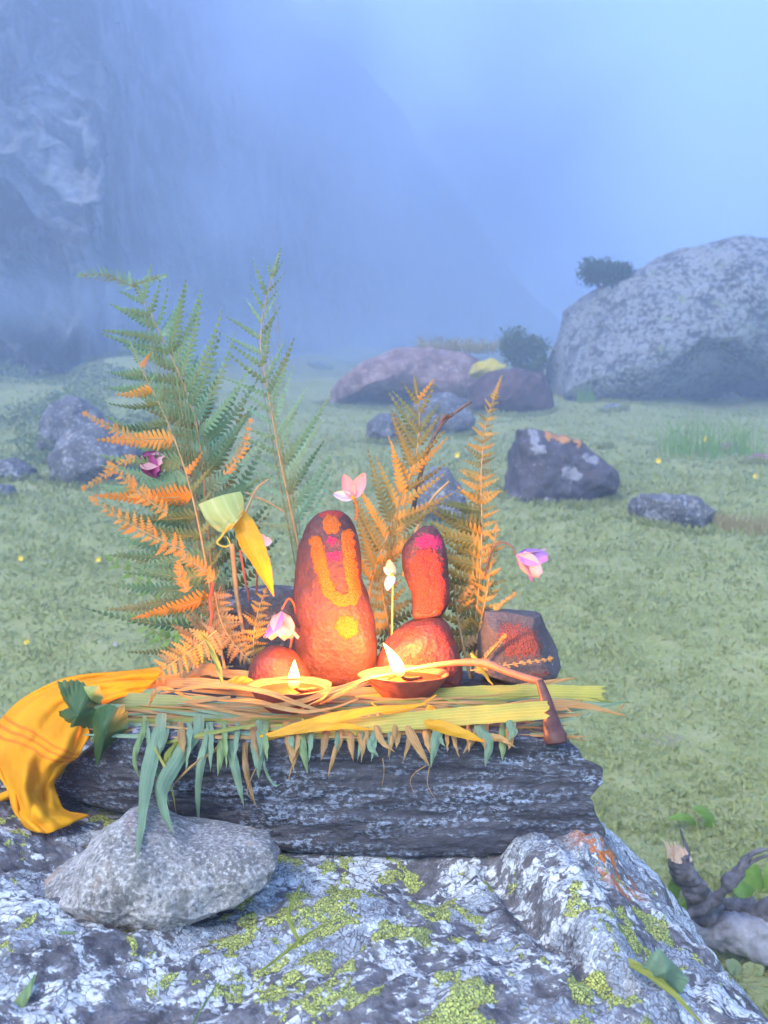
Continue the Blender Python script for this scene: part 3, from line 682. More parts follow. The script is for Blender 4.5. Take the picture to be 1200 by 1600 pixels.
# paste and powder smears: relief patches laid on a host stone
def patch(name, host, caps, mat, th=.0012, step=1.5, nz=3.0, nf=.12, speck=0, label=None, seed=0):
    bpy.context.view_layer.update()
    me = host.data; loc = host.location
    vs = [v.co + loc for v in me.vertices]; bvh = BVHTree.FromPolygons(vs, [tuple(p.vertices) for p in me.polygons])
    c = np.array(caps, float); x0 = (np.minimum(c[:, 0], c[:, 2]) - c[:, 4]).min() - 4; x1 = (np.maximum(c[:, 0], c[:, 2]) + c[:, 4]).max() + 4
    y0 = (np.minimum(c[:, 1], c[:, 3]) - c[:, 4]).min() - 4; y1 = (np.maximum(c[:, 1], c[:, 3]) + c[:, 4]).max() + 4
    gx, gy = np.meshgrid(np.arange(x0, x1, step), np.arange(y0, y1, step)); sdm = np.full(gx.shape, -99.)
    for a, b, e, f, r in c:
        L2 = max((e - a) ** 2 + (f - b) ** 2, 1e-6); t = np.clip(((gx - a) * (e - a) + (gy - b) * (f - b)) / L2, 0, 1)
        sdm = np.maximum(sdm, r - np.hypot(gx - a - t * (e - a), gy - b - t * (f - b)))
    q = np.stack([gx * nf, gy * nf, 0 * gx + seed], -1).reshape(-1, 3)
    sdm += fbm(q, 3, .6).reshape(gx.shape) * nz
    if speck: sdm = sdm - speck * (perlin(q * 3.0).reshape(gx.shape) > -.05) * 30
    gran = perlin(q * 5.5).reshape(gx.shape)
    idx = -np.ones(gx.shape, int); V = []; o = Vector((0, 0, H))
    for i in range(gx.shape[0]):
        for j in range(gx.shape[1]):
            if sdm[i, j] < -step * 1.2: continue
            d = (P(gx[i, j], gy[i, j], 1) - o).normalized(); h = bvh.ray_cast(o, d)
            if h[0] is None: continue
            k = min(1, max(0, sdm[i, j] / 3)); V.append(tuple(h[0] - d * ((k ** .5) * th * (1 + .45 * gran[i, j]) - .0004))); idx[i, j] = len(V) - 1
    Fc = []
    for i in range(gx.shape[0] - 1):
        for j in range(gx.shape[1] - 1):
            f = (idx[i, j], idx[i + 1, j], idx[i + 1, j + 1], idx[i, j + 1])
            if min(f) >= 0: Fc.append(f)
    if V: tag(mesh(name, V, Fc, mat, parent=host, origin=host.location), label)
patch('painted_mark', main, [(494, 847, 502, 890, 11), (502, 890, 515, 925, 10), (515, 925, 530, 938, 9), (530, 938, 552, 935, 10), (543, 836, 547, 880, 10), (547, 880, 555, 928, 10)], M['orange_paste'], .0018, label='orange U shaped paste mark')
patch('painted_dot', main, [(541, 978, 543, 980, 18)], M['orange_paste'], .0018, label='round orange paste dot', seed=2)
patch('painted_dot', main, [(516, 818, 518, 820, 14)], M['orange_paste'], .0014, label='orange red dot near the top', seed=3)
patch('red_smear', main, [(502, 800, 528, 801, 9)], M['red_paste'], .0006, nz=5, seed=4)
patch('pink_powder', main, [(517, 845, 519, 846, 8), (520, 869, 526, 870, 10)], M['pink_paste'], .0007, nz=9, nf=.3, seed=5)
patch('red_smear', up, [(656, 882, 662, 945, 16), (682, 880, 684, 946, 11), (660, 866, 678, 868, 9)], M['red_paste'], .0014, nz=7, seed=6)
patch('pink_powder', up, [(660, 846, 680, 848, 13)], M['pink_paste'], .0006, nz=9, nf=.25, seed=7)
patch('red_smear', low, [(685, 985, 700, 1005, 9), (640, 1035, 672, 1030, 12), (640, 990, 650, 985, 8)], M['red_paste'], .0010, nz=6, seed=8)
patch('red_smear', br, [(795, 990, 826, 996, 20), (800, 1012, 832, 1012, 18), (835, 1056, 856, 1050, 5)], M['red_dust'], .0005, nz=13, nf=.3, seed=9)

patch('lichen_patch', midrock, [(862, 676, 885, 680, 12), (900, 690, 905, 692, 5)], M['lichen_orange'], .012, nz=6, seed=11, label='orange lichen patch')
for k, cc in enumerate([(832, 672, 836, 690, 7), (838, 702, 848, 704, 7), (918, 714, 930, 720, 6), (888, 740, 898, 742, 11), (855, 784, 862, 784, 6)]):
    patch('lichen_patch', midrock, [cc], M['lichen_pale'], .008, nz=5, seed=20 + k, label='pale lichen patch')
# ------------------------------------------------------------------ clay lamps
def lathe(profile, seg=48, lip=None):
    V = []
    for r, z in profile:
        for k in range(seg):
            a = 2 * math.pi * k / seg; rr = r
            if lip is not None:
                d = math.cos(a - lip); rr = r * (1 + .16 * max(0, d) ** 6 * (z / profile[24][1]) ** 2 * (z > 0))
            V.append((rr * math.cos(a), rr * math.sin(a), z))
    return np.array(V), grid_faces(len(profile), seg, True)
def clay_lamp(px, py, Y, r, label, lip, flame_h, lean, fpx, frad):
    zr = H - (py - 800) / F * Y; hgt = r * .62; base = Vector(((px - 600) / F * Y, Y, zr - hgt))
    th = empty('clay_lamp', base, label, 'oil lamp')
    pr = [(0.001, 0), (r * .42, 0), (r * .50, hgt * .06), (r * .72, hgt * .42), (r * .93, hgt * .86), (r, hgt), (r * .97, hgt * 1.02), (r * .91, hgt * .98), (r * .80, hgt * .72), (r * .5, hgt * .40), (.001, hgt * .36)]
    pr = [tuple(q) for q in spline(pr, 44)]; V, Fc = lathe(pr, 64, lip)
    V = V + 0; V += (fbm(V * 60, 3) * .0007)[:, None]; V += np.array(base)
    mesh('bowl', V, Fc, M['clay'], parent=th)
    a = np.linspace(0, 2 * math.pi, 40, endpoint=False); V = [(base.x, base.y, base.z + hgt * .80)] + [(base.x + r * .84 * math.cos(t), base.y + r * .84 * math.sin(t), base.z + hgt * .80) for t in a]
    mesh('oil', V, [(0, 1 + k, 1 + (k + 1) % 40) for k in range(40)], M['oil'], parent=th)
    fx = (fpx - 600) / F * (Y - r * .45); fy = Y - r * .45
    q = spline([(fx + r * .5, fy + r * .5, base.z + hgt * .82), (fx + .004, fy + .004, base.z + hgt * .9), (fx, fy, base.z + hgt * 1.12)], 12)
    V, Fc = sweep(q, [.0014] * 12, 8, .3); wk = mesh('wick', V, Fc, M['wick'], parent=th)
    b0 = np.array([fx, fy, base.z + hgt * 1.0]); n = 22; t = np.linspace(0, 1, n); rad = frad * np.sin(np.pi * t ** .62) ** .9 * (1 - .25 * t) + .0002
    pts = b0 + np.stack([lean * (.35 * t + .65 * t ** 1.8), 0 * t, flame_h * t], 1)
    V, Fc = sweep(pts, rad, 14); mesh('flame', V, Fc, M['flame'], parent=wk, origin=base)
    ld = bpy.data.lights.new('flame_light', 'POINT'); lo = bpy.data.objects.new('flame_light', ld); COL.objects.link(lo)
    ld.energy = FLAME_POWER * flame_h / .0265; ld.color = (1.0, .33, .055); ld.shadow_soft_size = .005
    lo.location = Vector(tuple(pts[11])) + Vector((0, .0125, .001)) - Vector(base); lo.parent = th
clay_lamp(452, 1070, .635, .0325, 'left clay oil lamp with a small upright flame, wrapped by orange leaf strips', R(-60), .0215, .0005, 459, .0046)
clay_lamp(635, 1052, .665, .0345, 'right clay oil lamp with a larger flame leaning left', R(200), .0265, -.0135, 626, .0052)

# ------------------------------------------------------------------ ferns
def pinna_mesh(base, D, Nn, L, W, n, curve, droop, V, Fc, MI, r, nu=1):
    D = D / np.linalg.norm(D); Q = np.cross(D, Nn); Q /= np.linalg.norm(Q); Nn = np.cross(Q, D)
    def C(u): return base + D * L * u + curve * L * u * u - Nn * droop * L * u ** 2.2
    k0 = len(V)
    ribw = W * .03 + .00014
    us = np.linspace(0, 1, 9)
    for u in us:
        c = C(u); T = C(u + .01) - C(u - .01); T /= np.linalg.norm(T); q = np.cross(T, Nn); q /= np.linalg.norm(q); m = np.cross(q, T); a = ribw * (1 - .8 * u)
        V += [c + q * a, c - m * a, c - q * a, c + m * a]
    for k in range(8):
        for j in range(4): Fc.append((k0 + k * 4 + j, k0 + k * 4 + (j + 1) % 4, k0 + k * 4 + 4 + (j + 1) % 4, k0 + k * 4 + 4 + j)); MI.append(1)
    ds = L / n
    for i in range(n):
        u = (i + .5) / n; c = C(u); T = C(u + .01) - C(u - .01); T /= np.linalg.norm(T); q = np.cross(T, Nn); q /= np.linalg.norm(q); m = np.cross(q, T)
        wl = W * (min(1, (u + .10) / .22) ** .5) * (1 - u) ** .8 * (1 - .1 * u) + .0003
        for s in (1, -1):
            l = wl * r.uniform(.88, 1.08); d = s * q * math.cos(.42) + T * math.sin(.42); d = d / np.linalg.norm(d); e = T * ds
            cv = r.uniform(.05, .3)
            st = [(0, .52), (.4, .40), (.78, .26), (1.0, .05)]; b = len(V)
            for f, hw in st:
                cc = c + d * l * f - m * l * cv * f * f; up_ = m * l * .07 * (1 - f)
                V += [cc - e * hw, cc + up_ * (1 if f else 0) - m * 0, cc + e * hw * (1.0 if f < .9 else .6)]
            for k in range(3):
                a = b + 3 * k; Fc += [(a, a + 1, a + 4, a + 3), (a + 1, a + 2, a + 5, a + 4)]; MI += [0, 0]

def frond(label, pts, pairs, lenL, lenR, angL, angR, mat, mat2=None, mix2=None, Nv=(0, -1, 0), wid=.105, t0=.12, t1=.97, curveL=.0, curveR=.0, droop=.12, twist=0, seed=0, stem=None, rad=3.2, group='fern fronds of the shrine', skip=None, orient=None):
    r = np.random.default_rng(seed); q = spline(np.array([tuple(P(*p)) for p in pts]), 160)
    dl = np.r_[0, np.cumsum(np.linalg.norm(np.diff(q, axis=0), axis=1))]; tt = dl / dl[-1]
    Ym = np.mean([p[2] for p in pts]); s = Ym / F
    th = empty('fern_frond', q[0], label, 'fern frond', group)
    def at(t): return np.array([np.interp(t, tt, q[:, k]) for k in range(3)])
    rq = np.array([at(t) for t in np.linspace(0, 1, 60)])
    V, Fc = sweep(rq, np.linspace(rad, .5, 60) * s * .8, 6, .15); mesh('stem', V, Fc, stem or M['stem'], parent=th)
    Nv = np.array(Nv, float); Nv /= np.linalg.norm(Nv)
    for i in range(pairs):
        for side in (-1, 1):
            t = t0 + (t1 - t0) * (i + .25 * (side > 0) + r.uniform(-.12, .12)) / pairs; t = min(max(t, 0), .995)
            fl, fa, cu = (lenL, angL, curveL) if side < 0 else (lenR, angR, curveR)
            L = np.interp(t, *fl) * s * r.uniform(.74, 1.12); a = R(np.interp(t, *fa) + r.uniform(-11, 11))
            if L < 4 * s or (skip and skip(t, side)): continue
            c = at(t); T = at(min(1, t + .01)) - at(t - .01); T /= np.linalg.norm(T); S = np.cross(T, Nv); S /= np.linalg.norm(S)
            N2 = np.cross(S, T)
            D = T * math.cos(a) + side * S * math.sin(a) + N2 * r.uniform(-.15, .35)
            tw = r.normal() * .35 + twist * side; D /= np.linalg.norm(D)
            Nn = N2 * math.cos(tw) + np.cross(D, N2) * math.sin(tw)
            V, Fc, MI = [], [], []; Lp = L / s
            pinna_mesh(c, D, Nn, L, max(L * wid * 1.3, 3.5 * s) * r.uniform(.9, 1.1), int(min(24, max(6, Lp / 7.0))), T * (cu * r.uniform(.2, 1.9) + r.normal() * .05) + N2 * r.normal() * .06, droop * r.uniform(-.6, 2.0), V, Fc, MI, r)
            mm = mat2 if (mat2 and r.uniform() < (mix2(t, side) if mix2 else .3)) else mat
            mesh('pinna', V, Fc, [mm, M['fern_rib']], parent=th, mi=MI, smooth=False)
    # leading tip
    V, Fc, MI = [], [], []; c = at(t1 - .03); T = at(1) - c
    pinna_mesh(c, T, Nv, np.linalg.norm(T) * 1.3, max(7 * s, 0), 9, np.zeros(3), .1, V, Fc, MI, r); mesh('pinna', V, Fc, [mat, M['fern_rib']], parent=th, mi=MI, smooth=False)
    return th
# big left frond
frond('largest green fern frond with an orange brown stalk, left side of the shrine',
      [(345, 1060, .775), (335, 940, .79), (322, 800, .80), (312, 690, .80), (290, 610, .80), (255, 530, .80), (225, 470, .80), (205, 436, .80)], 22,
      ([0, .3, .5, .7, .85, 1], [100, 165, 170, 125, 85, 40]), ([0, .3, .5, .7, .85, 1], [60, 80, 140, 130, 85, 35]),
      ([0, .3, .6, 1], [95, 82, 62, 40]), ([0, .3, .5, .75, 1], [60, 55, 60, 55, 42]), M['fern'], M['fern_pale'], lambda t, s: .35, wid=.115, t0=.20, curveR=.22, curveL=-.03, droop=.10, seed=1, twist=.1)
frond('dark green fern frond behind the largest one, arching to the right',
      [(350, 1040, .83), (350, 900, .84), (340, 780, .85), (318, 670, .85), (285, 580, .85), (262, 520, .85)], 17, ([0, .4, .7, 1], [110, 130, 100, 30]), ([0, .4, .7, 1], [80, 110, 85, 28]), ([0, 1], [85, 50]), ([0, 1], [68, 45]),
      M['fern'], M['fern_olive'], lambda t, s: .3, wid=.13, t0=.2, curveR=.15, curveL=.05, droop=.2, seed=31)
for lab, pts, L in [('pale fern tip curling to the left at the top of the left frond', [(208, 448, .795), (175, 432, .79), (150, 428, .785), (122, 431, .78)], 24), ('short fern tip reaching right at the top of the left frond', [(208, 448, .80), (225, 438, .80), (245, 434, .80), (260, 430, .80)], 13)]:
    frond(lab, pts, 9, ([0, 1], [L * .7, 6]), ([0, 1], [L, 6]), ([0, 1], [62, 45]), ([0, 1], [62, 45]), M['fern_pale'], wid=.2, t0=.02, droop=.1, seed=22, rad=1.2, stem=M['stem_green'])
# lower left fronds with drooping tips
frond('drooping lower left fern frond with flame light painted orange on its leaflets',
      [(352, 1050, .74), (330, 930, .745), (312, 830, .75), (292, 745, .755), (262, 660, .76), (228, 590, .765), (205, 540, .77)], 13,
      ([0, .3, .6, .8, 1], [150, 150, 120, 90, 40]), ([0, .5, 1], [45, 50, 22]), ([0, .5, 1], [96, 84, 66]), ([0, 1], [55, 50]), M['fern'], M['fern_flame_tint'], lambda t, s: .4 if s < 0 else .15,
      wid=.15, t0=.22, curveL=.12, droop=.25, seed=3, twist=.55, Nv=(.25, -.7, -.6))  # some leaflets painted orange to stand for flame light from below
frond('olive fern frond with long thin tips pointing left over the meadow',
      [(360, 1050, .80), (340, 985, .81), (315, 930, .82), (300, 880, .82), (290, 830, .82), (285, 790, .82)], 8,
      ([0, .3, .6, 1], [175, 175, 165, 70]), ([0, .5, 1], [20, 25, 20]), ([0, .5, 1], [80, 68, 55]), ([0, 1], [60, 50]), M['fern_olive'], M['fern'], lambda t, s: .4, wid=.085, t0=.18, curveL=.10, droop=.08, seed=4)
for i, (lab, pts, L) in enumerate([('flame tinted orange fern leaflet pointing up left, lowest of the orange ones', [(290, 862, .70), (240, 838, .70), (190, 812, .70), (140, 777, .70)], 27), ('flame tinted orange fern leaflet below the magenta flower', [(262, 802, .71), (232, 782, .71), (200, 755, .71), (168, 722, .71)], 22),
    ('flame tinted orange fern leaflet pointing left above the magenta flower', [(230, 690, .73), (195, 678, .73), (160, 662, .73), (130, 645, .73)], 14), ('bright flame tinted orange fern leaflet at the foot of the left fronds', [(335, 905, .70), (310, 885, .70), (290, 872, .70), (272, 862, .70)], 18),
    ('flame tinted orange fern leaflet hanging down left beside the dark left rocks', [(212, 712, .73), (180, 730, .73), (155, 748, .73), (128, 764, .73)], 12), ('small flame tinted orange fern tip left of the slender frond', [(352, 742, .74), (372, 715, .74), (384, 692, .74), (392, 655, .74)], 11), ('bright flame tinted orange fern tip low between the left fronds', [(292, 925, .70), (284, 905, .70), (280, 890, .70), (278, 876, .70)], 15)]):
    frond(lab, pts, 12, ([0, .4, 1], [L * .8, L, 4]), ([0, .4, 1], [L * .8, L, 4]), ([0, 1], [66, 45]), ([0, 1], [66, 45]), M['fern_flame_tint'], wid=.24, t0=.02, droop=.25, seed=60 + i, rad=1.3, group='flame tinted orange fern leaflets')  # leaflets whose flame-lit orange is painted into the material
# slender tall frond
frond('slender tall green fern frond left of the painted stone',
      [(490, 1040, .80), (475, 900, .80), (455, 800, .80), (436, 710, .80), (420, 620, .80), (408, 545, .80), (413, 480, .80), (436, 396, .80)], 19,
      ([0, .2, .4, .6, .8, .9, 1], [30, 40, 75, 75, 62, 50, 22]), ([0, .25, .45, .6, .75, .9, 1], [60, 95, 125, 95, 60, 34, 16]),
      ([0, .5, .8, 1], [70, 60, 50, 35]), ([0, .3, .6, .8, 1], [55, 50, 42, 30, 22]), M['fern'], M['fern_pale'], lambda t, s: .5, wid=.085, t0=.30, curveR=.12, curveL=.04, droop=.06, seed=5, rad=3.4)
# centre frond
frond('fern frond tinted by painted flame glow behind the painted stone, beside the leaning twig',
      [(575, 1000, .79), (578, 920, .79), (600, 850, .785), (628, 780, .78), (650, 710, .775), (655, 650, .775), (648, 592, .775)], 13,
      ([0, .3, .6, .8, 1], [50, 105, 100, 70, 30]), ([0, .3, .6, .8, 1], [50, 95, 85, 60, 26]), ([0, .5, 1], [48, 42, 38]), ([0, .5, 1], [52, 42, 34]), M['fern_olive'], M['fern_gold_flame_tint'], lambda t, s: .5 if s > 0 else .3,
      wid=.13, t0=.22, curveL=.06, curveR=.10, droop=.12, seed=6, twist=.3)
# right frond
frond('narrow pointed flame tinted golden fern frond above the narrow red stone',
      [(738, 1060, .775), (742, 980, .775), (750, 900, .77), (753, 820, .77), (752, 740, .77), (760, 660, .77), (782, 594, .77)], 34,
      ([0, .3, .48, .6, .75, .9, 1], [70, 80, 92, 50, 27, 16, 5]), ([0, .3, .45, .6, .75, .9, 1], [40, 40, 36, 32, 24, 14, 5]), ([0, .45, .7, 1], [95, 68, 72, 60]), ([0, .45, .7, 1], [75, 70, 72, 60]), M['fern_gold_flame_tint'], M['fern_olive'], lambda t, s: .35,
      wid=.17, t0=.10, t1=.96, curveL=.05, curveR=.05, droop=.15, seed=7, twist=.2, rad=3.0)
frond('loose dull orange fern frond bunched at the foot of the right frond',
      [(735, 1062, .76), (722, 1000, .765), (712, 940, .77), (712, 880, .775), (722, 820, .775)], 9, ([0, 1], [40, 36]), ([0, 1], [50, 45]), ([0, 1], [75, 50]), ([0, 1], [70, 50]), M['fern_gold_flame_tint'], M['fern_dry'], lambda t, s: .5, wid=.2, t0=.1, droop=.3, seed=8, twist=.4)
# low fronds behind the lamps
frond('broad orange fern leaf lying over the yellow cloth end', [(338, 985, .70), (305, 1012, .69), (270, 1035, .68), (232, 1062, .67)], 12, ([0, .5, 1], [34, 32, 12]), ([0, .5, 1], [34, 32, 12]), ([0, 1], [72, 60]), ([0, 1], [72, 60]), M['fern_gold_flame_tint'], M['fern_dry'], lambda t, s: .3, wid=.22, t0=.03, droop=.1, seed=9, rad=1.6)
frond('small upright orange fern leaf behind the drooping pink flower', [(398, 1040, .735), (396, 1000, .735), (402, 960, .735), (415, 920, .735)], 10, ([0, .5, 1], [24, 26, 10]), ([0, .5, 1], [24, 26, 10]), ([0, 1], [75, 65]), ([0, 1], [75, 65]), M['fern_gold_flame_tint'], wid=.25, t0=.05, droop=.15, seed=10, rad=1.4)
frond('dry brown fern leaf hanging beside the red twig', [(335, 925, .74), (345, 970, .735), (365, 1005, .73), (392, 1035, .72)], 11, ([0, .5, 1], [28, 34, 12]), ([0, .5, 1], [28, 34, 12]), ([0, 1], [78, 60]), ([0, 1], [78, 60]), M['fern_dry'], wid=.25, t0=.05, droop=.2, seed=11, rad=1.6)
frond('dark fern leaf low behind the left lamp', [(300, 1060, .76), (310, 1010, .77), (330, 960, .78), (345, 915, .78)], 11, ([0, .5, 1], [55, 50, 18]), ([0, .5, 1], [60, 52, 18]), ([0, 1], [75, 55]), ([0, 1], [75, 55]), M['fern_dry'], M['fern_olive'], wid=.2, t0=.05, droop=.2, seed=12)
frond('fern leaf filling the gap between the painted stone and the narrow red stone', [(610, 1040, .80), (608, 990, .80), (600, 940, .80), (590, 890, .80)], 10, ([0, .5, 1], [40, 46, 18]), ([0, .5, 1], [50, 56, 18]), ([0, 1], [80, 60]), ([0, 1], [80, 60]), M['fern_olive'], M['fern_gold_flame_tint'], wid=.2, t0=.05, droop=.2, seed=13)
frond('short fern sprig by the purple flower, right of the golden frond', [(745, 1000, .765), (758, 940, .765), (768, 880, .765), (776, 820, .765)], 8, ([0, .5, 1], [24, 28, 12]), ([0, .5, 1], [20, 24, 10]), ([0, 1], [60, 50]), ([0, 1], [50, 40]), M['fern_gold_flame_tint'], wid=.2, t0=.1, droop=.35, seed=14, twist=.5, rad=1.6)
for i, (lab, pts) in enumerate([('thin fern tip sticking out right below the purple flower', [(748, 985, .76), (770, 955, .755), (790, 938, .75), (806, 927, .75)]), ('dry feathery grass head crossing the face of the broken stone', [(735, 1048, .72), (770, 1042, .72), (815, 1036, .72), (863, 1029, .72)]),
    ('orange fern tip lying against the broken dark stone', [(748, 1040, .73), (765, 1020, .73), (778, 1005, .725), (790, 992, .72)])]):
    frond(lab, pts, 10, ([0, 1], [9, 5]), ([0, 1], [9, 5]), ([0, 1], [40, 30]), ([0, 1], [40, 30]), M['fern_gold_flame_tint'], wid=.35, t0=.05, seed=15 + i, rad=1.3)
# small bright green fern behind, rooted in the grass
for i, (lab, pts) in enumerate([('bright green fern sprig growing in the meadow behind the left ferns, upper one', [(330, 1010, 1.1), (260, 950, 1.1), (215, 905, 1.1), (165, 868, 1.1)]), ('bright green fern sprig growing in the meadow behind the left ferns, lower one', [(330, 1040, 1.1), (280, 1010, 1.1), (240, 985, 1.1), (200, 960, 1.1)])]):
    frond(lab, pts, 9, ([0, 1], [40, 16]), ([0, 1], [40, 16]), ([0, 1], [72, 55]), ([0, 1], [72, 55]), M['fresh_leaf'], wid=.22, t0=.1, seed=25 + i, group='bright fern sprigs in the meadow', stem=M['stem_green'], rad=1.8)

# ------------------------------------------------------------------ leaf blades
def blade(label, pts, wpx, mat, name='long_leaf', cat='leaf', group=None, fold=.25, tilt=.5, taper=(1, 1), nseg=40, twist=0, parent=None, torn=False, rag=0, wprof=None):
    """pts: px, py, Y; a leaf ribbon with a keel"""
    q = spline(np.array([tuple(P(*p)) for p in pts]), nseg); T = np.gradient(q, axis=0); T /= np.linalg.norm(T, axis=1)[:, None]
    Ym = np.mean([p[2] for p in pts]); s = Ym / F; V = []; UV = []
    base_n = np.array([0, -math.cos(tilt), math.sin(tilt)])
    vv = np.linspace(0, 1, nseg); cols = np.linspace(-1, 1, 7); r = np.random.default_rng(int(abs(pts[0][0] * 7 + pts[0][1])))
    for i, (c, t) in enumerate(zip(q, T)):
        v = vv[i]; S = np.cross(t, base_n); nl = np.linalg.norm(S); S = S / nl if nl > .15 else np.array([1., 0, 0]); N = np.cross(S, t)
        tw = twist * v; S2 = S * math.cos(tw) + N * math.sin(tw); N2 = -S * math.sin(tw) + N * math.cos(tw)
        if wprof: w_ = np.interp(v, *wprof)
        else: w_ = min(1, taper[0] + (1 - taper[0]) * min(1, v / .25)) * min(1, taper[1] + (1 - taper[1]) * min(1, (1 - v) / .45) ** .8)
        w_ = w_ * (1 + .03 * math.sin(i * 1.7)) * wpx * s / 2
        for cc in cols:
            V.append(c + S2 * cc * w_ - N2 * abs(cc) ** 1.3 * fold * w_ + N2 * .0004 * math.sin(v * 23 + cc * 3)); UV.append((cc * .5 + .5, v))
    V = np.array(V)
    if torn:
        for row, sg in ((0, -1), (nseg - 1, 1)):
            for k in range(7): V[row * 7 + k] += T[row] * sg * r.uniform(0, 12) * s
    o = mesh(name, V, grid_faces(nseg, 7), mat, uv=np.array(UV), parent=parent)
    if not parent: tag(o, label, cat, group)
    return o
BY = M['blade_yellow']; BG = M['blade_green']; BT = M['blade_teal']; BS = M['blade_straw']; BO = M['blade_olive']
MAT = 'leaf blades laid on the slab'
blades = [
 # back layer
 ('pinkish dry leaf strip furthest left at the back of the leaf bed', [(205, 1075, .67), (280, 1066, .68), (360, 1070, .68), (420, 1075, .68)], 16, BS),
 ('pale straw leaf behind the left lamp', [(245, 1058, .70), (330, 1052, .71), (420, 1058, .70), (500, 1068, .69)], 15, BS),
 ('straw leaf crossing behind both lamps', [(300, 1078, .68), (450, 1082, .69), (600, 1080, .69), (720, 1078, .68)], 18, BS),
 ('wide ribbed green leaf whose cut end shows at the left of the bed', [(156, 1092, .625), (260, 1096, .632), (380, 1103, .64), (520, 1112, .645)], 24, BG),
 ('wide ribbed yellow green leaf running right under the stalk', [(560, 1098, .655), (690, 1086, .655), (820, 1081, .655), (938, 1083, .655)], 25, BY),
 ('green leaf with a pointed tip at the far right of the bed', [(700, 1108, .64), (800, 1108, .64), (900, 1104, .64), (982, 1096, .64)], 17, BT),
 ('orange tipped leaf pointing furthest right and down', [(780, 1102, .63), (850, 1098, .63), (910, 1102, .63), (978, 1118, .63)], 13, BS),
 ('thin straw blade rising above the right end of the bed', [(780, 1078, .67), (840, 1068, .67), (902, 1059, .67)], 9, BS),
 ('brown green leaf under the right lamp', [(470, 1120, .63), (600, 1114, .632), (720, 1108, .632), (845, 1100, .632)], 26, BO),
 # middle layer
 ('thin dark green leaf across the left half of the bed', [(200, 1134, .612), (300, 1126, .615), (400, 1122, .618), (500, 1118, .618)], 9, BT),
 ('olive folded leaf between the two front leaves', [(318, 1131, .606), (380, 1130, .606), (440, 1127, .607), (520, 1122, .608)], 15, BO),
 ('grey green leaf ending in the middle of the bed', [(285, 1118, .622), (360, 1112, .624), (430, 1112, .624), (500, 1116, .622)], 14, BT),
 # front layer
 ('long olive leaf along the front edge with its cut end at the left', [(212, 1156, .592), (320, 1148, .592), (430, 1142, .593), (540, 1134, .595)], 22, BO),
 ('front green leaf rising from lower left into the yellow leaves', [(300, 1178, .586), (400, 1158, .586), (500, 1146, .587), (620, 1122, .590)], 15, BG),
 ('broad ribbed yellow leaf across the front right with a torn end', [(470, 1140, .588), (580, 1132, .587), (700, 1120, .587), (848, 1109, .588)], 29, BY),
 ('bright orange yellow leaf curving across the middle of the front', [(395, 1160, .584), (480, 1132, .583), (560, 1113, .584), (665, 1100, .59)], 17, M['yellow_leaf']),
 ('yellow leaf lying along the lower front edge', [(400, 1152, .582), (470, 1139, .580), (530, 1134, .580), (580, 1140, .582)], 13, M['yellow_leaf']),
]
for i, (lab, pts, wd, m) in enumerate(blades):
    torn = 'cut end' in lab or 'torn' in lab or 'wide ribbed' in lab
    blade(lab, pts, wd, m, group=MAT, torn=torn, taper=(1 if torn or 'under' in lab else .3, 1 if torn else .12), tilt=.55, fold=.18, nseg=48)
strips = [
 ('orange strip curling from the left lamp rim to the painted stone', [(395, 1102, .60), (450, 1100, .598), (520, 1078, .61), (580, 1058, .64), (640, 1048, .69)], 9, BS),
 ('orange strip looping in front of the left lamp', [(250, 1083, .62), (340, 1070, .60), (420, 1082, .590), (480, 1104, .592), (540, 1118, .60)], 9, BS),
 ('thin strip arching under the left lamp flame', [(340, 1094, .61), (400, 1096, .595), (450, 1108, .59), (500, 1110, .59), (560, 1092, .60)], 8, BS),
 ('strip bending round the right side of the left lamp', [(430, 1062, .605), (480, 1062, .60), (512, 1072, .597), (505, 1090, .595), (470, 1108, .593)], 6, BS),
 ('narrow strip lying between the two lamps', [(500, 1100, .61), (540, 1080, .63), (585, 1064, .65), (640, 1058, .69)], 8, BS),
 ('thin dry stalk lying slanting across the green leaves at the left', [(292, 1097, .60), (340, 1108, .598), (390, 1118, .597), (450, 1121, .60)], 5, BS),
 ('small yellow strip in front of the right lamp', [(580, 1098, .60), (600, 1112, .595), (640, 1108, .595), (682, 1086, .60)], 6, M['yellow_leaf']),
 ('short straight yellow strip leaning right of the right lamp', [(737, 1021, .68), (750, 1042, .67), (770, 1070, .66)], 10, M['yellow_leaf']),
 ('yellow petal like leaf piece left of the left lamp', [(356, 1064, .66), (378, 1063, .655), (402, 1068, .65)], 14, M['yellow_leaf']),
 ('olive blade standing upright behind the left lamp', [(348, 1072, .66), (340, 1040, .67), (325, 1005, .68), (312, 985, .68)], 9, BO),
 ('crumpled pink leaf at the left end of the bed', [(232, 1102, .605), (244, 1078, .60), (262, 1076, .61), (300, 1092, .62)], 9, BS),
 ('crumpled brown leaf lying behind the left end of the bed', [(290, 1058, .70), (320, 1044, .70), (345, 1050, .70), (380, 1058, .69)], 20, M['fern_dry']),
 ('loose orange leaf curl at the right end of the bed', [(800, 1112, .62), (845, 1108, .615), (880, 1106, .615), (893, 1112, .615)], 9, BS),
 ('pale leaf sliver below the right end of the bed', [(896, 1115, .62), (906, 1119, .62), (922, 1114, .62)], 5, BT),
 ('thread thin stem sticking out at the far right of the bed', [(920, 1090, .64), (950, 1096, .64), (985, 1098, .64)], 2.5, BO),
 ('single dry straw floating off the right end of the bed', [(964, 1112, .63), (972, 1104, .63), (977, 1098, .63)], 2, BS),
]
for lab, pts, wd, m in strips:
    blade(lab, pts, wd, m, name='leaf_strip', group='thin strips on the leaf bed', taper=(.3, .2), tilt=.4, fold=.3, nseg=44, twist=.6 if 'petal' not in lab else 0)
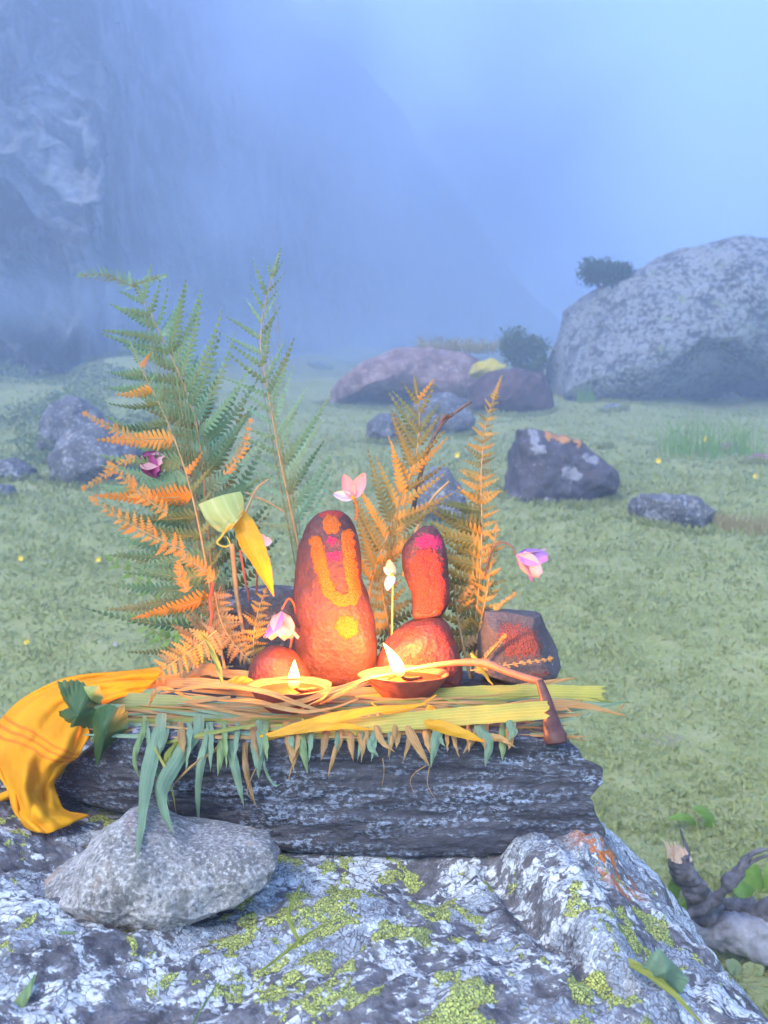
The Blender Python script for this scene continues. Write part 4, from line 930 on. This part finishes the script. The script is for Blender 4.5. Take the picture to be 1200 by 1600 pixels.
hang = [
 ('longest wide green blade hanging at the left end, over the granite stone', [(247, 1140, .585), (238, 1172, .572), (226, 1230, .545), (219, 1290, .505), (212, 1348, .470)], 24, BT),
 ('second wide green blade hanging at the left, bent back at its tip', [(305, 1142, .585), (278, 1185, .572), (252, 1232, .548), (256, 1270, .520), (272, 1304, .495)], 24, BT),
 ('narrow green blade at the extreme left of the hanging row', [(222, 1145, .585), (213, 1170, .573), (211, 1195, .570), (221, 1220, .570)], 9, BG),
 ('green blade crossing between the two widest hanging blades', [(245, 1150, .585), (238, 1190, .573), (252, 1220, .570), (266, 1262, .568)], 12, BT),
 ('yellow edged thread thin leaf hanging among the widest blades', [(240, 1165, .575), (258, 1200, .565), (270, 1240, .562), (276, 1275, .562)], 4, BY),
 ('long narrow green leaf with a brown thread tip', [(322, 1158, .582), (314, 1190, .572), (309, 1240, .570), (311, 1298, .570)], 13, BT),
 ('olive curled leaf right of the widest hanging blades', [(275, 1162, .582), (262, 1180, .572), (258, 1200, .570), (262, 1215, .570)], 10, BO),
 ('straw leaf slanting down left below the green leaf', [(340, 1168, .580), (310, 1190, .572), (282, 1214, .570), (268, 1232, .570)], 7, BS),
 ('short pointed green leaf hanging just right of the long narrow one', [(346, 1160, .582), (344, 1185, .573), (340, 1213, .571)], 13, BG),
 ('long pointed green leaf hanging left of the brown one', [(358, 1160, .582), (366, 1195, .573), (374, 1230, .571), (381, 1260, .570)], 14, BT),
 ('brownish curling leaf with an orange tip', [(383, 1165, .582), (384, 1200, .573), (392, 1235, .571), (401, 1262, .570)], 9, M['fern_dry']),
 ('broad short green leaf hanging left of centre', [(403, 1150, .582), (403, 1180, .573), (404, 1216, .571)], 22, BT),
 ('thin curled tendril leaf beside the broad short leaf', [(412, 1190, .574), (420, 1215, .572), (430, 1227, .571), (440, 1224, .571)], 4, BT),
 ('green leaf tip hanging near the middle of the row', [(468, 1148, .582), (474, 1175, .573), (481, 1210, .571)], 15, BG),
 ('straw leaf tip slanting left near the middle of the row', [(476, 1155, .582), (462, 1185, .573), (450, 1220, .571)], 9, BS),
 ('orange leaf tip standing alone below the left lamp', [(534, 1148, .582), (522, 1180, .573), (512, 1216, .571)], 13, BS),
 ('pale straw leaf tip left of the orange cluster', [(575, 1143, .582), (569, 1165, .573), (564, 1192, .571)], 11, BS),
 ('folded orange leaf tip in the cluster under the right lamp', [(590, 1140, .582), (598, 1160, .573), (618, 1176, .571)], 14, BS),
 ('second folded orange leaf tip in the cluster under the right lamp', [(618, 1140, .582), (612, 1160, .573), (606, 1184, .571)], 12, BS),
 ('grey green leaf tip in the cluster under the right lamp', [(586, 1150, .580), (580, 1168, .573), (592, 1182, .571)], 14, BT),
 ('orange leaf tip slanting right beside the cluster', [(640, 1140, .582), (655, 1170, .573), (672, 1198, .571)], 19, BS),
 ('grey green leaf tip overlapping the orange one', [(686, 1138, .582), (680, 1165, .573), (673, 1200, .571)], 17, BT),
 ('wide orange leaf folded down under the torn yellow leaf', [(672, 1128, .583), (705, 1140, .575), (735, 1150, .572), (758, 1160, .572)], 18, M['yellow_leaf']),
 ('pale green leaf tip with a straw end, near the right of the row', [(752, 1140, .583), (764, 1165, .573), (758, 1198, .571)], 20, BT),
 ('orange leaf point at the right end of the row', [(760, 1148, .583), (785, 1155, .573), (806, 1168, .571)], 15, BS),
 ('green leaf flap at the right end of the row', [(800, 1130, .583), (802, 1145, .573), (794, 1158, .571)], 16, BT),
]
for lab, pts, wd, m in hang:
    pts = [(pts[0][0] + 3, pts[0][1] - 26, pts[0][2] + .016)] + pts
    blade(lab, pts, wd * (.78 if m is BS else 1.05), m, name='hanging_leaf', group='leaf tips hanging over the slab edge', tilt=.1, fold=.45, nseg=34, twist=.2 if wd > 9 else .5, wprof=([0, .2, .5, .8, 1], [.75, .95, 1, .55, .02]))
rr = np.random.default_rng(12)
for k in range(34):
    x = 232 + k * 17.2 + rr.uniform(-8, 8); L = rr.uniform(18, 46) * (1.25 if x < 450 else .9); dx = rr.normal() * 12; wd = rr.uniform(7, 15)
    pts = [(x, 1128, .598), (x + dx * .2, 1146, .583), (x + dx * .6, 1150 + L * .5, .5735), (x + dx, 1150 + L, .5715)]
    m = [BT, BG, BS, M['fern_dry']][rr.choice(4, p=[.5, .15, .25, .1] if x < 460 else [.15, .05, .6, .2])]
    cn = 'brown' if m is M['fern_dry'] else 'straw orange' if m is BS else 'grey green' if m is BT else 'fresh green'
    blade(f'small {cn} leaf tip among the larger ones along the slab edge', pts, wd, m, name='hanging_leaf', group=f'small {cn} leaf tips', tilt=.1, fold=.5, nseg=20, twist=rr.normal() * .6, wprof=([0, .3, .6, 1], [.7, 1, .8, .03]))
for lab, pts in [('fine root thread hanging below the orange cluster', [(598, 1185, .571), (600, 1205, .570), (597, 1228, .570)]), ('fine curled thread hanging left of the overlapping leaf tips', [(666, 1196, .571), (648, 1208, .570), (641, 1222, .570), (648, 1240, .570)]),
                 ('fine root thread hanging from the overlapping leaf tips', [(671, 1198, .571), (668, 1225, .570), (680, 1248, .570)]), ('pale curled thread under the brownish leaf', [(400, 1200, .571), (390, 1222, .570), (386, 1240, .570), (396, 1250, .570)])]:
    tag(tube('root_thread', pts, .9, .4, M['blade_straw'], n=20, seg=5), lab, 'root', 'threads hanging from the leaf bed')
# many small leaf ends that fill the bed under the named blades
def bed_fill():
    r = np.random.default_rng(77); VV = []; Fs = []; off = 0
    for i in range(320):
        x = r.uniform(215, 830); y = r.uniform(1092, 1152); Y = .588 + (1152 - y) / 60 * .06 + r.uniform(-.006, .006)
        a = r.normal() * .22; L = r.uniform(40, 130)
        q = spline([tuple(P(x - L * math.cos(a), y - L * math.sin(a) * .3, Y)), tuple(P(x, y, Y - .002)), tuple(P(x + L * math.cos(a), y + L * math.sin(a) * .3 + 3, Y))], 10)
        T = np.gradient(q, axis=0); wd = r.uniform(2.2, 8.5) * Y / F / 2
        for k, (c, t) in enumerate(zip(q, T)):
            t = t / np.linalg.norm(t); S = np.cross(t, [0, -.7, .7]); f = math.sin(math.pi * (k + .4) / 10.4) ** .5; VV += [c + S * wd * f, c + np.array([0, -.0006, .0006]), c - S * wd * f]
        for k in range(9):
            b = off + 3 * k; Fs += [(b, b + 1, b + 4, b + 3), (b + 1, b + 2, b + 5, b + 4)]
        off += 30
    tag(mesh('leaf_bed', VV, Fs, [M['blade_straw'], M['blade_teal'], M['blade_olive'], M['fern_dry']], mi=np.repeat(r.choice(4, 320, p=[.4, .25, .15, .2]), 18)), 'tangle of narrow leaf scraps making up the bed under the lamps', 'leaves', kind='stuff')
bed_fill()

# bent stalk with a thick dark foot
st = empty('bent_stalk', P(868, 1155, .585), 'bent pinkish stalk with a thick dark brown foot over the right slab end', 'stalk')
tube('stem', [(585, 1056, .69), (640, 1046, .675), (700, 1037, .66), (755, 1036, .645), (800, 1052, .625), (846, 1066, .605)], 0, 0, M['stalk_pink'], parent=st, n=50, seg=10, radii=[2, 3.5, 5, 6.5, 5.5, 5.5])
tube('foot', [(843, 1064, .606), (852, 1090, .600), (860, 1120, .592), (868, 1152, .580), (870, 1162, .578)], 0, 0, M['stalk_brown'], parent=st, n=30, seg=12, radii=[6, 9, 12, 17, 15], rough=.12)
# twig
tw = empty('twig', P(650, 800, .79), 'dark knotted twig leaning up between the two right hand ferns', 'twig')
tube('stick', [(645, 800, .79), (655, 750, .785), (668, 705, .775), (688, 665, .77), (710, 645, .77), (736, 627, .77)], 3.4, 2.6, M['twig'], parent=tw, n=40, rough=.35)
tube('side_shoot', [(690, 664, .77), (690, 655, .768), (698, 648, .767), (706, 650, .768)], 3.0, 2.0, M['twig'], parent=tw, n=14, rough=.4)
for lab, pts, r0, m in [('red stem standing in the left ferns', [(332, 910, .735), (328, 940, .733), (330, 965, .73), (322, 995, .725)], 3.2, 'stem_red'), ('thin dark stem crossing behind the yellow leaf', [(375, 860, .76), (382, 900, .76), (390, 940, .76)], 2.2, 'stem_red'),
        ('orange stem between the left ferns and the slender frond', [(362, 850, .77), (370, 930, .765), (384, 1010, .76)], 4.5, 'stem'), ('thin arching stem from the yellow leaf to the slender frond', [(385, 770, .78), (420, 785, .785), (445, 800, .79)], 1.6, 'stem'),
        ('branched orange stem right of the yellow leaf', [(380, 810, .77), (400, 765, .775), (420, 748, .775)], 2.0, 'stem'), ('orange stalk rising between the two right hand ferns', [(630, 900, .785), (650, 830, .78), (675, 780, .775), (702, 752, .775)], 3.2, 'stem')]:
    tag(tube('plant_stem', pts, r0, r0 * .6, M[m], n=20), lab, 'stem')
# folded yellow and green leaf
fl = empty('folded_leaf', P(385, 930, .72), 'folded leaf, pale green on top with a long bright yellow hanging end', 'leaf')
blade(None, [(372, 800, .715), (388, 840, .705), (408, 880, .705), (428, 932, .715)], 38, M['yellow_leaf'], name='yellow_blade', parent=fl, fold=.5, tilt=.1, wprof=([0, .15, .4, .75, 1], [.5, .9, 1, .62, .03]), nseg=36)
V = []; UV = []
for v in np.linspace(0, 1, 20):
    a = np.array(spline([(310, 788, .712), (322, 812, .708), (345, 832, .706), (362, 826, .708)], 20)[int(v * 19)]); b = np.array(spline([(376, 768, .720), (380, 778, .716), (381, 792, .712), (378, 806, .712)], 20)[int(v * 19)])
    for u in np.linspace(0, 1, 14):
        q = a * (1 - u) + b * u; q[1] -= 3 * math.sin(u * 3.1) * (1 - v); V.append(tuple(P(q[0], q[1], q[2] - .012 * math.sin(u * math.pi) * (.4 + .6 * v)))); UV.append((u, v))
mesh('green_blade', V, grid_faces(20, 14), M['palegreen_leaf'], uv=np.array(UV), parent=fl)
tube('tendril', [(352, 828, .70), (346, 838, .698), (339, 848, .698), (350, 854, .698), (359, 850, .70), (354, 838, .70)], 1.7, 1.2, M['blade_yellow'], parent=fl, n=30)

# serrated leaves on the cloth
def serrated(name, outline, Y, mat, label=None, cup=.01, parent=None, teeth=.018, seed=0, dz=None):
    r = np.random.default_rng(seed); ol = resample(outline, 140); c = ol.mean(0); k = 9; V = []; out = ol.copy()
    saw = np.where(np.arange(140) % 4 < 2, 1, 0) * r.uniform(.3, 1.3, 140); out = c + (ol - c) * (1 + teeth * saw)[:, None] * 1.0
    for i, f in enumerate(np.linspace(.02, 1, k)):
        for p in out: 
            q = c + (p - c) * f; yy = Y - cup * (1 - f * f) + .003 * math.sin(q[0] * .12 + q[1] * .07)
            if dz: yy += dz(q)
            V.append(tuple(P(q[0], q[1], yy)))
    o = mesh(name, V, grid_faces(k, 140, True), mat, parent=parent)
    if label: tag(o, label, 'leaf')
    return o
serrated('toothed_leaf', [(90, 1066), (122, 1064), (140, 1074), (158, 1100), (172, 1112), (160, 1138), (136, 1156), (110, 1165), (98, 1180), (92, 1170), (98, 1152), (108, 1134), (95, 1128), (92, 1112), (108, 1106), (98, 1092)], .600, M['dark_leaf'], 'dark green toothed leaf lying on the yellow cloth', .012, teeth=.05)
serrated('toothed_leaf', [(150, 1108), (170, 1100), (200, 1112), (200, 1138), (178, 1158), (160, 1178), (152, 1202), (148, 1180), (146, 1150), (144, 1125)], .590, M['dark_leaf'], 'dark drooping leaf hanging between the yellow cloth and the slab', .010, seed=2)
serrated('toothed_leaf', [(130, 1072), (155, 1072), (162, 1090), (155, 1100), (140, 1098), (132, 1085)], .598, M['palegreen_leaf'], 'small pale leaf beside the dark toothed leaf', .006, seed=3)
serrated('toothed_leaf', [(140, 1104), (165, 1100), (195, 1100), (196, 1118), (185, 1125), (150, 1116)], .595, M['blade_teal'], 'grey green leaf tucked under the cut green leaf end', .006, seed=4)

# ------------------------------------------------------------------ saffron cloth
def cloth():
    ctl = [
     [(252, 1042, .680), (250, 1052, .672), (242, 1062, .665), (232, 1072, .655), (215, 1084, .645)],
     [(185, 1050, .665), (190, 1058, .650), (192, 1068, .640), (190, 1080, .628), (180, 1092, .620)],
     [(118, 1058, .655), (125, 1066, .640), (130, 1080, .625), (138, 1098, .612), (140, 1118, .600)],
     [(60, 1078, .650), (68, 1092, .625), (85, 1112, .605), (110, 1135, .592), (138, 1152, .588)],
     [(5, 1120, .640), (28, 1135, .610), (60, 1150, .585), (95, 1172, .578), (124, 1178, .585)],
     [(-25, 1165, .630), (0, 1180, .600), (40, 1190, .578), (70, 1205, .582), (100, 1198, .592)],
     [(-10, 1200, .610), (15, 1225, .585), (38, 1235, .570), (62, 1245, .585), (85, 1225, .596)],
     [(15, 1228, .595), (22, 1262, .575), (45, 1275, .565), (72, 1272, .570), (98, 1262, .590)],
     [(28, 1268, .585), (40, 1292, .570), (68, 1302, .560), (100, 1292, .570), (138, 1274, .590)]]
    c = np.array(ctl, float); A = np.stack([spline(c[:, j], 90) for j in range(5)], 1); Q = np.stack([spline(A[i], 60) for i in range(90)], 0)
    V = []; UV = []
    for i in range(90):
        for j in range(60):
            x, y, Y = Q[i, j]; u, v = i / 89, j / 59; amp = math.sin(math.pi * min(1, max(0, u))) ** .5
            f = math.sin(v * 15 + 5 * math.sin(u * 4) + u * 3) * .5 + math.sin(v * 31 + u * 9 + 1) * .22
            Y += f * .0055 * (.25 + amp) + .003 * float(perlin(np.array([[u * 9, v * 6, 2.2]]))[0]) + .0012 * float(perlin(np.array([[u * 26, v * 14, 5.2]]))[0]); V.append(tuple(P(x + 1.5 * math.sin(u * 40), y + f * 1.6, Y))); UV.append((u, v))
    o = mesh('saffron_cloth', V, grid_faces(90, 60), M['cloth'], uv=np.array(UV)); tag(o, 'saffron yellow cloth draped over the left end of the slab', 'cloth')
    m = o.modifiers.new('thickness', 'SOLIDIFY'); m.thickness = .0009
    V = []; UV = []
    for i in range(30):
        for j in range(14):
            u, v = i / 29, j / 13; V.append(tuple(P(-90 + 108 * u - 8 * v, 1262 - 30 * u + 34 * v + 6 * math.sin(v * 6) + 16 * (1 - u), .600 - .014 * math.sin(v * 5 + u) + .02 * (1 - u)))); UV.append((.1 + .1 * u, v))
    t = mesh('hem', V, grid_faces(30, 14), M['cloth'], uv=np.array(UV), parent=o)
cloth()

# ------------------------------------------------------------------ anemone flowers
def flower(label, cpx, Y, face, petals, stem_pts, mats, R_=20, cup=.35, centre=True, stem='stem_red', petal_w=.62, group='anemone flowers of the shrine'):
    """face: direction the flower opens to; petals: list of (angle deg, length factor)"""
    s = Y / F; c = np.array(P(cpx[0], cpx[1], Y)); base = np.array(P(*stem_pts[0])); th = empty('anemone_flower', base, label, 'flower', group)
    tube('stem', stem_pts, 1.7, 1.3, M[stem], parent=th, n=24)
    f = np.array(face, float); f /= np.linalg.norm(f); up_ = np.array([0, 0, 1.]) if abs(f[2]) < .9 else np.array([0, -1., 0]); X = np.cross(up_, f); X /= np.linalg.norm(X); Yv = np.cross(f, X)
    for k, (a, lf) in enumerate(petals):
        L = R_ * s * lf; d = X * math.cos(R(a)) + Yv * math.sin(R(a)); sd_ = np.cross(f, d); V = []; UV = []; nu, nv = 9, 7
        for i in range(nu):
            u = i / (nu - 1); wv = petal_w * L * (math.sin(math.pi * min(1, (u * .82 + .12))) ** .7) * .55; ang = cup * 1.9
            for j in range(nv):
                v = j / (nv - 1) * 2 - 1; h = math.sin(ang) * u; rr = math.cos(ang * (1 - .25 * u)) * u
                q = c + d * L * rr + f * L * (h + .10 * v * v * (1 if cup < 1 else -.2)) + sd_ * v * wv * (1 if i else .3) + d * -abs(v) ** 3 * L * .07 * u
                V.append(q); UV.append((j / 6, u))
        mesh('petal', V, grid_faces(nu, nv), M[mats[k % len(mats)]], parent=th, uv=np.array(UV))
    if centre:
        r = np.random.default_rng(3); n = 26; A = rand_dirs(n, 0, r) * .7 + f; A /= np.linalg.norm(A, axis=1)[:, None]; B = np.cross(A, r.normal(size=(n, 3))); B /= np.linalg.norm(B, axis=1)[:, None]
        V, Fc = leaves_np(np.repeat(c[None], n, 0), A, B, [.24 * R_ * s] * n, [.10 * R_ * s] * n); mesh('stamens', V, Fc, M['flower_yellow'], parent=th)
flower('open pale pink anemone just above the top of the painted stone', (552, 778), .72, (-.1, -1, .15), [(112, 1.55), (62, 1.7), (172, 1.25)], [(555, 812, .735), (558, 796, .728), (553, 778, .72)], ['petal_pink', 'petal_pink', 'petal_white'], R_=25, cup=.13, petal_w=.47)
flower('small white anemone standing between the painted stone and the narrow red stone', (614, 898), .72, (-.5, -.85, .1), [(95, 1.1), (265, 1.2), (140, .8)], [(612, 1010, .74), (613, 950, .73), (614, 898, .72)], ['petal_pink', 'petal_white', 'petal_white'], R_=22, cup=.2, petal_w=.62, stem='stem')
flower('drooping pink anemone by the left shoulder of the small round stone', (440, 954), .70, (0, -.25, -1), [(0, 1.0), (72, 1.0), (144, 1.0), (216, 1.0), (288, 1.0)], [(452, 1020, .73), (462, 960, .725), (452, 935, .71), (440, 952, .70)], ['petal_pink', 'petal_pink', 'petal_purple', 'petal_pink', 'petal_pink'], R_=44, cup=.60, centre=False, petal_w=.78)
flower('purple pink anemone nodding at the right on a thin stem', (806, 866), .745, (.85, .1, -.38), [(0, 1.0), (72, 1.0), (144, 1.0), (216, 1.0), (288, 1.0)], [(758, 900, .765), (768, 860, .76), (785, 848, .755), (800, 854, .75), (806, 866, .745)], ['petal_purple', 'petal_pink', 'petal_purple', 'petal_pink', 'petal_purple'], R_=44, cup=.60, centre=False, petal_w=.72, stem='stem_dark')
flower('deep magenta anemone cup hanging in the left fern', (216, 716), .755, (.92, .12, -.35), [(0, 1.0), (72, 1.0), (144, 1.0), (216, 1.0), (288, 1.0)], [(300, 745, .775), (262, 712, .765), (232, 706, .76), (216, 714, .755)], ['petal_magenta', 'petal_magenta', 'petal_pink', 'petal_magenta', 'petal_magenta'], R_=38, cup=.68, centre=False, petal_w=.95, stem='stem_dark')
flower('half hidden white anemone behind the tip of the yellow leaf', (410, 846), .76, (.3, -1, 0), [(0, 1.0), (110, .9), (235, .9)], [(400, 930, .77), (404, 880, .765), (410, 846, .76)], ['petal_white'], R_=15, cup=.2, petal_w=.9)

# ------------------------------------------------------------------ fallen branch, lower right
YL = 1.25
fbch = empty('fallen_branch', P(1130, 1470, YL), 'fallen grey branch with a freshly splintered stub, in the grass at the lower right', 'branch')
tube('log', [(1065, 1438, YL), (1105, 1452, YL), (1160, 1462, YL - .02), (1240, 1470, YL - .03), (1320, 1480, YL)], 0, 0, M['palewood'], parent=fbch, n=120, seg=36, radii=[14, 24, 34, 36, 30], rough=.5, seed=3)
tube('bark_strip', [(1110, 1412, YL + .02), (1160, 1420, YL), (1215, 1432, YL - .03), (1300, 1450, YL)], 0, 0, M['bark'], parent=fbch, n=90, seg=26, radii=[9, 15, 18, 14], rough=.8, seed=5)
stub = tube('stub', [(1060, 1335, YL), (1070, 1365, YL), (1085, 1395, YL), (1108, 1425, YL)], 0, 0, M['bark'], parent=fbch, n=70, seg=30, radii=[15, 18, 21, 25], rough=.55, seed=6)
V = []; Fc = []; r = np.random.default_rng(4)
for k in range(38):
    a = r.uniform(0, 6.28); rr = .015 * math.sqrt(r.uniform()); b0 = np.array(P(1062, 1342, YL)) + [rr * math.cos(a), rr * math.sin(a), 0]; hh = r.uniform(.010, .026); b = len(V); ww = r.uniform(.003, .006)
    V += [b0 + [-ww, 0, 0], b0 + [0, -ww, 0], b0 + [ww, 0, 0], b0 + [0, ww, 0], b0 + [-.35 * hh + r.normal() * .002, 0, hh]]; Fc += [(b, b + 1, b + 4), (b + 1, b + 2, b + 4), (b + 2, b + 3, b + 4), (b + 3, b, b + 4)]
mesh('splinters', V, Fc, M['splinter'], parent=stub, smooth=False)
tube('bark_spike', [(1080, 1385, YL - .01), (1078, 1350, YL), (1070, 1318, YL), (1062, 1292, YL)], 8, 1, M['bark'], parent=fbch, n=20, rough=.3)
tube('side_branch', [(1066, 1436, YL - .03), (1110, 1410, YL - .04), (1145, 1372, YL - .05), (1160, 1352, YL - .05), (1180, 1332, YL - .05), (1230, 1322, YL - .05)], 0, 0, M['bark'], parent=fbch, n=60, seg=12, radii=[6, 9, 12, 9, 4, 3], rough=.8, seed=8)
tube('side_twig', [(1155, 1362, YL - .05), (1178, 1345, YL - .05), (1200, 1336, YL - .06)], 4, 2, M['bark'], parent=fbch, n=20, rough=.3)

def leafplant(label, leaves, mat, cat='plant'):
    b = P(leaves[0][0][0][0], leaves[0][0][0][1], leaves[0][0][0][2]); th = empty('leafy_plant', b, label, cat)
    for pts, wd in leaves: blade(None, pts, wd, mat, name='leaf', parent=th, fold=.3, tilt=.7, wprof=([0, .2, .5, .8, 1], [.15, .6, 1, .7, .03]), nseg=24)
leafplant('bright green broad leaf arching behind the splintered stub', [([(1085, 1340, 1.7), (1085, 1290, 1.7), (1068, 1276, 1.68), (1040, 1280, 1.66)], 14), ([(1100, 1340, 1.7), (1112, 1300, 1.7), (1105, 1272, 1.68), (1082, 1262, 1.65)], 26), ([(1090, 1340, 1.7), (1078, 1318, 1.7), (1072, 1300, 1.7)], 14)], M['fresh_leaf'])
leafplant('green leafy plant behind the side branch at the right edge', [([(1190, 1405, 1.45), (1165, 1390, 1.42), (1150, 1400, 1.40)], 34), ([(1195, 1405, 1.45), (1180, 1370, 1.45), (1172, 1350, 1.45)], 34), ([(1205, 1410, 1.45), (1215, 1370, 1.44), (1240, 1350, 1.44)], 40)], M['fresh_leaf'])
leafplant('dull green plant under the fallen log', [([(1160, 1545, 1.2), (1150, 1515, 1.2), (1135, 1510, 1.18)], 30), ([(1165, 1550, 1.2), (1175, 1520, 1.2), (1195, 1505, 1.2)], 30), ([(1170, 1560, 1.2), (1195, 1545, 1.18), (1215, 1550, 1.17)], 30)], M['grass2'])
leafplant('green herb at the foot of the stub beside the boulder edge', [([(1050, 1415, 1.3), (1035, 1395, 1.3), (1020, 1392, 1.3)], 22), ([(1052, 1415, 1.3), (1055, 1385, 1.3), (1050, 1370, 1.3)], 22), ([(1052, 1418, 1.3), (1075, 1410, 1.3), (1082, 1418, 1.3)], 18)], M['fresh_leaf'])

# blades and leaves lying on the boulder
for lab, pts, wd, m in [('long green grass blade lying on the right side of the boulder', [(957, 1492, .465), (1000, 1512, .455), (1045, 1545, .440), (1100, 1602, .420)], 13, 'blade_olive'),
        ('broad green grass blade standing in the bottom left corner', [(-5, 1625, .40), (15, 1590, .405), (38, 1555, .41), (55, 1522, .42)], 20, 'blade_green'),
        ('green grass blade lying under the granite stone', [(45, 1464, .455), (90, 1460, .458), (140, 1466, .462), (175, 1470, .468)], 11, 'blade_green'),
        ('thin dark grass stem crossing the middle of the boulder', [(410, 1515, .445), (450, 1485, .455), (480, 1460, .465), (535, 1432, .475)], 5, 'blade_olive'),
        ('short grass blade bent over the yellow lichen', [(470, 1475, .462), (455, 1445, .47), (452, 1420, .478), (475, 1372, .50)], 7, 'blade_olive'),
        ('thin grass stem at the lower centre of the boulder', [(300, 1600, .40), (325, 1560, .42), (345, 1530, .43)], 4, 'blade_green')]:
    blade(lab, pts, wd, M[m], name='wild_grass', cat='grass', taper=(.7, .1), tilt=.6, fold=.3, group='grass blades on the boulder')
serrated('toothed_leaf', [(1005, 1512), (1018, 1490), (1032, 1482), (1046, 1500), (1060, 1512), (1076, 1530), (1065, 1552), (1045, 1548), (1030, 1530), (1012, 1528)], .452, M['blade_teal'], 'grey green toothed leaf lying beside the long blade on the boulder', .006, seed=6, teeth=.06)

# ------------------------------------------------------------------ air
def box(name, x0, x1, y0, y1, z0, z1):
    V = [(x, y, z) for x in (x0, x1) for y in (y0, y1) for z in (z0, z1)]
    return mesh(name, V, [(0, 1, 3, 2), (4, 6, 7, 5), (0, 4, 5, 1), (2, 3, 7, 6), (0, 2, 6, 4), (1, 5, 7, 3)], None, smooth=False, origin=(0, 0, 0))
def vol_mat(name, dens, col, aniso=.15):
    g = G(name); v = g.n('ShaderNodeVolumePrincipled', {'Color': (*col, 1), 'Density': dens, 'Anisotropy': aniso}); g.t.links.new(v.outputs[0], g.out.inputs['Volume'])
    return g.m
hz = box('haze', -260, 260, -20, 160, -12, 44); hz.data.materials.clear(); hz.data.materials.append(vol_mat('haze_air', HAZE, (.55, .70, 1.0)))
tag(hz, 'pale blue mountain mist filling the whole valley', 'mist', kind='stuff')
def mist_bank(label, px, py, Y, rx, ry, dep, dens, slant=0):
    c = P(px, py, Y); s_ = Y / F; bm = bmesh.new(); bmesh.ops.create_icosphere(bm, subdivisions=3, radius=1)
    V = np.array([tuple(v.co) for v in bm.verts]); Fc = [tuple(v.index for v in f.verts) for f in bm.faces]; bm.free()
    rad = (rx * s_, dep, ry * s_)
    g = G('mist'); o = g.obj(); u = g.map(o, scale=tuple(1 / k for k in rad))
    d = g.n('ShaderNodeVectorMath', {0: u}, operation='LENGTH').outputs['Value']
    f = g.rng(d, .95, .15); nz = g.noise(g.map(o, scale=(.22, .22, .34), rot=(0, R(slant), 0)), 1.0, 4, .6, .8)
    f = g.math('MULTIPLY', g.math('MULTIPLY', f, f), g.rng(nz, .36, .66, .15, 2.0))
    v = g.n('ShaderNodeVolumePrincipled', {'Color': (.56, .71, 1.0, 1), 'Density': g.math('MULTIPLY', f, dens), 'Anisotropy': .15}); g.t.links.new(v.outputs[0], g.out.inputs['Volume'])
    ob = mesh('mist_bank', V * np.array(rad) + np.array(c), Fc, g.m, origin=c); tag(ob, label, 'mist', kind='stuff')
mist_bank('thin bank of mist along the foot of the mountain', 150, 468, 12.5, 760, 80, 2.0, .26)
mist_bank('low mist creeping over the far edge of the meadow', 520, 535, 17, 700, 50, 4.5, .22)
mist_bank('cloud hiding the skyline of the mountain', 500, 70, 23, 270, 210, 4.5, .60, 30)
mist_bank('cloud drifting down the right ridge of the mountain', 800, 250, 28, 330, 480, 7.0, .42, -35)
mist_bank('small cloud in front of the middle of the mountain', 340, 330, 20, 190, 150, 2.5, .22, 20)
